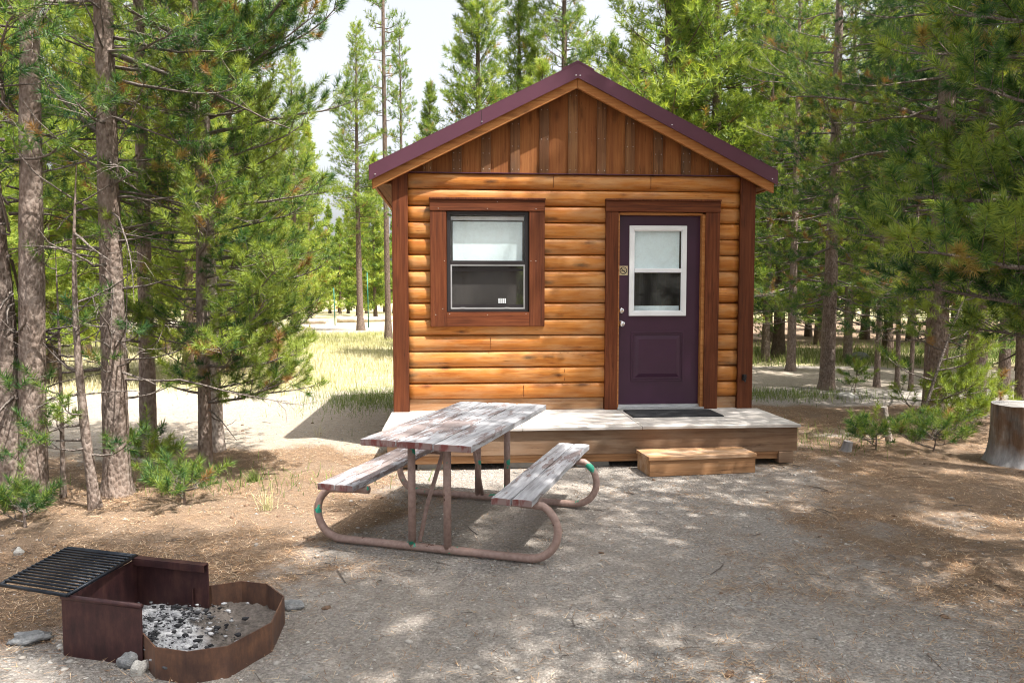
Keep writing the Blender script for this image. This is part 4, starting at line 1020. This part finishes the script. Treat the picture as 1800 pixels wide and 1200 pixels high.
T.crown(1.2, 1.25, 50, -.1, .6); T.deads(.5, 2, 8, (.2, .6)); T.build(p, 'pale trunked pine directly behind the bushy green one', barkm='barkpale')
p = G(168, 893); T = Pine(2.5, .040, 16, 0, .09, tintb=.36)
for z, a, L in ((2.2, 0, .35), (1.5, 20, .5), (1.0, 160, .5)): T.limb(z, R_(a), L, .3, .4, dead=True)
for z, a, L in ((.45, -120, .4), (.4, 0, .45), (.7, -80, .3), (1.3, -60, .3)): T.limb(z, R_(a), L, 0., .6, bare=.45)
T.deads(.3, 2.2, 10, (.15, .5)); T.build(p, 'slim grey half dead sapling between the twin trunks and the straight pine', name='pine_sapling', cat='sapling')
p = G(112, 872); T = Pine(2.0, .020, 17, 0, .04, tintb=.36)
for z, a, L in ((1.95, 90, .2), (1.75, -90, .2), (1.7, 0, .2), (.5, -60, .35), (.8, -100, .3), (1.2, 170, .3)): T.limb(z, R_(a), L, .1, .7, bare=.35)
T.deads(.3, 1.5, 9, (.15, .4)); T.build(p, 'pencil thin sapling with needles at its tip next to the twin trunks', name='pine_sapling', cat='sapling')
def seedling(px, py, h, seed, label, n=7, tb=.2, sp=.35):
    T = Pine(h, .008, seed, 0, .03, tintb=tb + .14, dead=.04, nmul=1.0)
    for k in range(n): T.limb(h * (.15 + .7 * k / n), k * 2.4 + seed, sp * (1 - .5 * k / n), .15, .45, bare=.2, rb=.005, dens=1.3)
    T.crown(h * .4, sp * .6, 4); return T.build(G(px, py), label, name='pine_seedling', cat='seedling')
seedling(325, 885, .24, 21, 'bluish green seedling low on the litter before the bushy pine', 4, .28, .30)
seedling(45, 925, .2, 22, 'dark green seedling at the foot of the twin trunks', 4, .22, .2)
seedling(262, 850, .40, 24, 'yellow green seedling in sun between the left trunks', 5, .45, .28)

# --- background templates
def bg_tree(H, r0, seed, cb, cr, nb, lod=2, tb=.5, pw=.8, dens=1., gaps=0., bw=.5, ts=.2):
    T = Pine(H, r0, seed, lod, .12, tintb=tb, tints=ts, dead=.02)
    _l = T.limb
    T.limb = lambda *a, **k: _l(*a, **{**k, 'dens': k.get('dens', 1.) * dens})
    T.crown(cb, cr, nb, -.15, .75, pw, gaps, base_w=bw); return T
BT = {}
cnt = {}
def place(kind, px, y, sc_, rz, label, group=None):
    if kind not in BT:
        H, r0, seed, cb, cr, nb, lod, tb, pw, dens, gaps, bw, nm = KINDS[kind]
        T = bg_tree(H, r0, seed, cb, cr, nb, lod, tb, pw, dens, gaps, bw)
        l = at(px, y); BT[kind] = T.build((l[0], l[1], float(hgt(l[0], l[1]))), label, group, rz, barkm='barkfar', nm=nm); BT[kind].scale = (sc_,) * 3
        return BT[kind]
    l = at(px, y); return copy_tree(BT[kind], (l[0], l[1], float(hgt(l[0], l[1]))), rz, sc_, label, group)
KINDS = {
 'bushy':  (8.0, .11, 31, .7, 1.75, 120, 2, .55, .75, 1., .0, .7, 'needlefar'),
 'bushyb': (7.0, .10, 32, .5, 1.55, 105, 2, .62, .65, 1., .05, .8, 'needlefar'),
 'conic':  (9.5, .12, 33, 1.0, 1.5, 150, 2, .42, .85, 1.1, .0, .6, 'needlefar'),
 'tall':   (13., .15, 34, 4.0, 1.6, 120, 2, .42, .6, 1., .12, .4, 'needlefar'),
 'sparse': (14., .14, 35, 5.0, 1.15, 90, 2, .38, .5, .8, .3, .4, 'needlefar'),
 'wood':   (9.0, .12, 36, 1.2, 2.0, 100, 2, .50, .6, 1.0, .08, .85, 'needlefar'),
 'far':    (11., .14, 37, .6, 1.9, 110, 3, .55, .85, 1., .0, .8, 'needlefar'),
 'farb':   (10., .13, 38, 1.2, 1.5, 90, 3, .45, .75, .9, .0, .6, 'needlefar'),
}
# left, sunny trees beyond the path
for i, (k, px, y, s_, lab) in enumerate((
    ('bushy', -40, 12.5, 1.0, 'sunlit bushy pine behind the twin trunks, cut by the left edge'), ('bushyb', 95, 13.5, 1.0, 'sunlit pine seen between the twin trunks and the straight trunk'),
    ('bushy', 215, 14.5, 1.05, 'sunlit pine straight behind the bare grey brown trunk'), ('bushyb', 330, 13.4, .98, 'sunlit yellow green pine behind the bushy green one'),
    ('conic', 420, 15.2, .92, 'sunlit pine showing right of the pale trunk across the path'), ('bushyb', 478, 16.6, .85, 'rightmost sunlit bushy pine of the row beyond the path'),
    ('conic', 150, 19., 1.1, 'taller pine rising behind the row beyond the path, left part'), ('conic', 290, 20., 1.15, 'taller pine rising behind the row beyond the path, middle'), ('tall', 395, 22., .9, 'tall pine with high crown behind the bushy green one'),
    ('bushy', 20, 19., 1.2, 'large pine at the back behind the twin trunks'))):
    place(k, px, y, s_, i * 1.9, lab)
for i, (px, y, s_) in enumerate(((-150, 24, 1.1), (-20, 27, 1.2), (120, 29, 1.), (210, 26, 1.15), (340, 28, 1.05), (440, 31, 1.))):
    place('conic', px, y, s_, i * 2.3, 'pine in the back rows behind the left thicket', 'back rows behind the left thicket')
place('tall', 516, 30., .86, .4, 'slim pine with pale bare trunk standing left of the far logs')
place('tall', 634, 33.5, 1.03, 2.4, 'pine with reddish lower trunk standing in front of the far logs')
place('sparse', 683, 26., 1.35, 1.2, 'very tall thin pine with bare trunk touching the left roof corner').scale = (.8, .8, 1.4)
place('sparse', 706, 24., .70, 3.2, 'thin scraggly pine between the very tall one and the roof')
# far forest edge left
for i in range(26):
    px = -260 + i * 40 + (i * 37 % 23); y = 50 + (i * 29 % 17)
    if 560 < px < 700: s_ = .80 + .12 * (i % 3)
    else: s_ = .9 + .15 * (i % 3)
    place('far' if i % 3 else 'farb', px, y, s_, i * 1.3, 'distant pine of the forest edge beyond the meadow', 'distant pines of the forest edge')
for i in range(16):
    px = 500 + i * 16; y = 66 + (i * 13 % 9)
    place('farb', px, y, .85 + .1 * (i % 2), i * 2.3, 'distant pine of the forest edge beyond the meadow', 'distant pines of the forest edge')
# behind the cabin
for i, (k, px, y, s_, lab) in enumerate((
    ('conic', 762, 20., .74, 'small pine peeping over the left roof slope'), ('conic', 835, 18., 1.08, 'full conical pine above the left roof slope'),
    ('conic', 908, 21., 1.16, 'pale conical pine between the full one and the ridge'), ('tall', 982, 20., .98, 'pine with dark trunk showing just left of the ridge'),
    ('bushyb', 955, 17.5, .98, 'low bushy pine top hidden behind the ridge'), ('conic', 1072, 21., .90, 'small pointed pine right of the ridge'),
    ('wood', 1158, 17.5, 1.35, 'pine with forked grey trunk above the right roof slope'), ('conic', 1215, 19, 1.2, 'pine between the forked grey trunk and the dark right crowns'),
    ('tall', 1258, 17., 1.0, 'tall trunk rising above the right roof slope'), ('conic', 1310, 20., 1.3, 'bright pine above the right end of the roof'),
    ('bushy', 1115, 24., 1.2, 'pine filling the gap behind the pointed one'), ('tall', 1368, 19., 1.05, 'tall bright pine beyond the right roof corner'))):
    place(k, px, y, s_, 1 + i * 1.7, lab)
for i, (px, y) in enumerate(((860, 30), (1010, 29), (1130, 31), (1200, 27), (1280, 28), (1350, 26), (1420, 29))):
    place('conic' if i % 2 else 'bushy', px, y, 1.15 if px > 1100 else 1.0, i * 2.9, 'pine in the back rows behind the cabin', 'back rows behind the cabin')
# --- right woods
def rt(px, y, H, r0, seed, cb, cr, nb, lab, lod=1, dead=10, tb=.28, bk='bark', bend=.05, dens=.8, azf=None):
    cb = max(.9, cb - .6); nb = int(nb * 1.3); dens *= 1.2; T = Pine(H, r0 * .92, seed, lod, bend, zfine=6.5, tintb=tb + .17, tints=.26, dead=.03)
    _l = T.limb; T.limb = lambda *a, **k: _l(*a, **{**k, 'dens': k.get('dens', 1.) * dens})
    T.crown(cb, cr, nb, -.25, .5, .6, base_w=.75, azf=azf); T.limb = _l; T.deads(.9, cb + .8, dead, (.3, 1.1)); return T.build(at(px, y), lab, barkm=bk)
rt(1453, 12.5, 10., .135, 41, 1.9, 1.9, 62, 'stout reddish pine trunk nearest the cabin on the right', dead=14)
rt(1541, 12.8, 7.0, .055, 42, 2.2, 1.1, 30, 'slender pine, first thin trunk right of the stout one', dead=8)
rt(1577, 12.7, 6.5, .045, 43, 2.4, 1.0, 26, 'thin straight pole pine, second right of the stout one', dead=6)
rt(1601, 12.3, 6.5, .040, 44, 2.5, .9, 24, 'thinnest pole pine, third right of the stout one', dead=6)
rt(1645, 11.0, 9., .12, 45, 1.6, 1.8, 50, 'dark trunked pine behind the pale sunlit one', dead=14, tb=.22)
p = G(1640, 742); T = Pine(10., .140, 46, 0, .04, zfine=5.4, tintb=.38, tints=.26, dead=.04, nmul=.75)
T.crown(2.3, 2.1, 62, -.3, .5, .6, base_w=.8); T.deads(.9, 3.8, 22, (.3, 1.2)); T.limb(2.45, R_(195), .9, -.2, -.9, dead=True, rb=.018); T.limb(3.6, R_(185), 1.9, .3, -.2, rb=.035); T.limb(3.4, R_(200), 1.7, -.1, -.3, rb=.03)
T.build(p, 'thick pale pine trunk behind the leaning sapling')
rt(1712, 9.6, 9.5, .145, 47, 2.4, 1.9, 54, 'thick dark pine trunk right of the pale one', dead=20, tb=.22)
rt(1795, 8.9, 8.5, .09, 48, 1.8, 1.7, 44, 'dark pine at the right edge behind the big stump', dead=16)
rt(1765, 12.4, 9., .10, 49, 1.5, 1.8, 46, 'pine behind and left of the big stump', dead=8, tb=.34)
rt(1390, 15.5, 9.5, .10, 50, 1.5, 1.9, 60, 'pine with low limbs beside the back road', dead=8, tb=.4, dens=.75)
rt(1345, 18.0, 8.5, .11, 51, 1.3, 1.6, 55, 'pine showing just right of the cabin post', dead=4, tb=.42, dens=.75)
rt(1490, 17.5, 9.5, .11, 52, 1.3, 2.0, 60, 'pine beyond the back road behind the stout trunk', dead=4, tb=.4, dens=.7)
for i, (px, y, s_) in enumerate(((1560, 20, 1.1), (1640, 18, 1.1), (1720, 17, 1.15), (1800, 15.5, 1.1), (1870, 13, 1.1), (1900, 19, 1.2), (1680, 23, 1.2), (1780, 24, 1.2), (1600, 26, 1.2), (1520, 27, 1.25), (1440, 24, 1.2), (1850, 28, 1.3), (1700, 31, 1.3), (1560, 33, 1.3))):
    place('wood', px, y, s_, i * 1.37, 'pine in the shaded woods on the right', 'pines in the shaded woods on the right')
for i in range(14):
    place('far', 1050 + i * 75, 48 + (i * 17 % 13), 1.05, i * 2.1, 'distant pine behind the right woods', 'distant pines behind the right woods')
# near pine whose boughs reach in from the right
T = Pine(8.5, .13, 60, 0, .03, zfine=4.2, tintb=.56, tints=.22, dead=.03, nmul=1.5)
bx, by = 3.75, 4.05
def bough(z, tip, L, e, u, dens=1.25):
    a = math.atan2(tip[1] - by, tip[0] - bx); T.limb(z, a, L, e, u, rb=.026, bare=.12, dens=dens)
for z, tip, L, e, u in ((1.62, (1.8, 3.85), 1.95, .0, .12), (1.72, (1.95, 4.5), 1.8, -.02, .15), (1.52, (2.2, 3.6), 1.6, -.02, .2), (2.12, (2.0, 4.1), 1.7, -.05, .1), (2.2, (2.3, 4.7), 1.5, .0, .15), (2.5, (2.1, 3.8), 1.5, -.05, .2),
                        (2.75, (2.0, 4.3), 1.6, .0, .2), (2.9, (2.1, 3.8), 1.5, .0, .2), (3.1, (2.3, 4.6), 1.5, .1, .3), (1.9, (2.7, 5.0), 1.3, .05, .3), (1.35, (2.6, 4.7), 1.1, -.1, .3)): bough(z, tip, L, e, u)
T.crown(4.0, 1.6, 26, -.1, .7, .7, base_w=.8); T.build((bx, by, 0), 'near pine whose green boughs reach in from the right edge')
# leaning sapling by the big stump
p = G(1612, 772); T = Pine(2.3, .022, 61, 0, .10, tintb=.70, tints=.2, dead=.03)
T.axis = lambda z: np.array([.22 * z + .05 * z * z, .0, z])
for k in range(19):
    z = .1 + 2.05 * k / 19; T.limb(z, R_([-20, 70, 10, -60, 20, 160, -10][k % 7] + 10 * (k % 3)), .68 - .2 * z, .15, .55, bare=.3, dens=1.1)
T.crown(1.2, .3, 6); T.build(p, 'leaning sapling with bright green needles left of the big stump', barkm='barkdead', name='pine_sapling', cat='sapling')
seedling(1700, 770, .75, 26, 'full seedling close to the left side of the big stump', 14, .66, .5)
seedling(1540, 790, .26, 27, 'small seedling at the foot of the short cut trunk', 6, .3, .3)
seedling(1640, 795, .30, 28, 'low dark green seedling below the leaning sapling', 6, .35, .36)
seedling(1502, 690, .50, 29, 'thin seedling left of the short cut trunk', 5, .4, .26)
p = G(1563, 776); stump((p[0], p[1], 0), .033, .40, 'short slim cut trunk standing among the seedlings', .25, 'cut_trunk', 'cut trunk', 0, R_(-10), 'barkpale', 3)
p = G(1487, 792); stump((p[0], p[1], 0), .045, .12, 'small broken rotten stub between the deck and the seedlings', .5, 'rotten_stub', 'stump', R_(8), R_(10), 'stump', 5)
# --- shade trees outside the frame (sun side)
for i, (x, y, s_) in enumerate(((5.4, 1.0, 1.), (6.9, 3.0, 1.05), (1.5, -2.6, 1.0), (7.2, -.8, 1.1), (8.9, 2.0, 1.1), (2.0, .6, 1.3), (-1.8, .6, .8), (3.7, 2.3, 1.08), (.3, -1.4, 1.0))):
    if i == 0:
        T = Pine(10.5, .14, 70, 2, .1, tintb=.3, dead=.05); T.crown(3.6, 2.1, 46, -.2, .6, .55, base_w=.7)
        sh0 = T.build((x, y, 0), 'pine beside the camera on the sunny side', 'pines around the camera', barkm='bark', nm='needle')
    else: copy_tree(sh0, (x, y, 0), i * 1.7, s_, 'pine beside the camera on the sunny side', 'pines around the camera')

T = Pine(14.5, .17, 71, 2, .1, tintb=.38, dead=.04); T.crown(4.3, 2.7, 82, -.2, .6, .5, base_w=.8)
T.build((4.95, 6.15, 0), 'tall pine just outside the right edge that shades the cabin front', barkm='bark', nm='needle')
# ------------------------------------------------------------------ far logs and green posts
M['fallen'] = wood('barked_log', (.50, .42, .34), (.30, .22, .16), (.62, .55, .47), 'X', 0, .9)
def far_log(px0, px1, y, r, label):
    a = at(px0, y); b = at(px1, y); m = MB(); L = b[0] - a[0]; K = 14
    m.tube([(L * k / K, .05 * math.sin(k * 1.3), r * .8 + .02 * math.sin(k * 2.1)) for k in range(K + 1)], [r * (1 - .25 * k / K) * (1 + .06 * math.sin(k * 3.7)) for k in range(K + 1)], 12)
    o = m.build('fallen_log', M['fallen'], None); o.location = (a[0], a[1], float(hgt(a[0], a[1]))); tag(o, label, 'log')
far_log(515, 573, 44., .20, 'pale fallen log lying left beyond the far gravel road')
far_log(592, 690, 45.5, .22, 'longer pale fallen log in line with it, next to the cabin')
for px, y, h, lab in ((589, 40., 2.0, 'short thin green metal post at the far road'), (648, 37., 2.7, 'taller thin dark green post beside the reddish trunk')):
    l = at(px, y); m = MB(); m.tube([(0, 0, -.1), (-.02, 0, h * .5), (-.05, 0, h)], .028, 8); m.box(-.085, -.035, -.03, .03, h - .0, h + .03); o = m.build('metal_post', M['greenmetal']); o.location = (l[0], l[1], float(hgt(l[0], l[1]))); tag(o, lab, 'post')
# near grass tuft
def tuft(px, py, n, h, lab, tb):
    p = G(px, py); P = np.stack([p[0] + rng.normal(0, .022, n), p[1] + rng.normal(0, .022, n)], -1)
    blades('grass_tuft', P, (h * .5, h), .004, (.6, 1.45), M['grass'], tint=np.clip(rng.normal(tb, .15, n), 0, 1), label=lab, cat='grass tuft')
tuft(468, 895, 55, .24, 'dry pale grass tuft on the litter left of the table', .72)
tuft(560, 765, 14, .26, 'few tall dry stalks in the cabin shadow', .9)
tuft(445, 845, 160, .14, 'green grass clump behind the dry tuft', .25)

# twigs and cones dropped on the ground
P = scatter(420, -5, 6.5, 2.0, 10, lambda x, y: .25 + zones(x, y)[0], 1.3)
nT = len(P); a_ = rng.uniform(0, 6.28, nT); Lt = rng.uniform(.05, .26, nT) * rng.random(nT) + .03; z_ = hgt(P[:, 0], P[:, 1]) + .005
A0 = np.stack([P[:, 0], P[:, 1], z_], -1); Bm = A0 + np.stack([np.cos(a_) * Lt * .5, np.sin(a_) * Lt * .5, rng.random(nT) * .012], -1)
a2 = a_ + rng.normal(0, .35, nT); C0 = Bm + np.stack([np.cos(a2) * Lt * .5, np.sin(a2) * Lt * .5, -rng.random(nT) * .006], -1); rt_ = .0018 + .0025 * rng.random(nT) ** 2
v1, f1 = sticks(A0, Bm, rt_, rt_); v2, f2 = sticks(Bm, C0, rt_, rt_ * .6)
tag(np_mesh('fallen_twigs', np.concatenate([v1, v2]), np.concatenate([f1, f2 + len(v1)]), M['barkdead']), 'small dead twigs dropped over the gravel and litter', 'twigs', kind='stuff')
P = scatter(110, -5, 6.5, 2.2, 10, lambda x, y: .1 + zones(x, y)[0], 1.2)
M['cone'] = simple('cone_scale', (.16, .10, .065), .8, 0, .4, 60, .6)
stones('pine_cones', P, .012 + .012 * rng.random(len(P)), M['cone'], 8, label='small brown pine cones lying in the litter', cat='pine cones', kind='stuff')
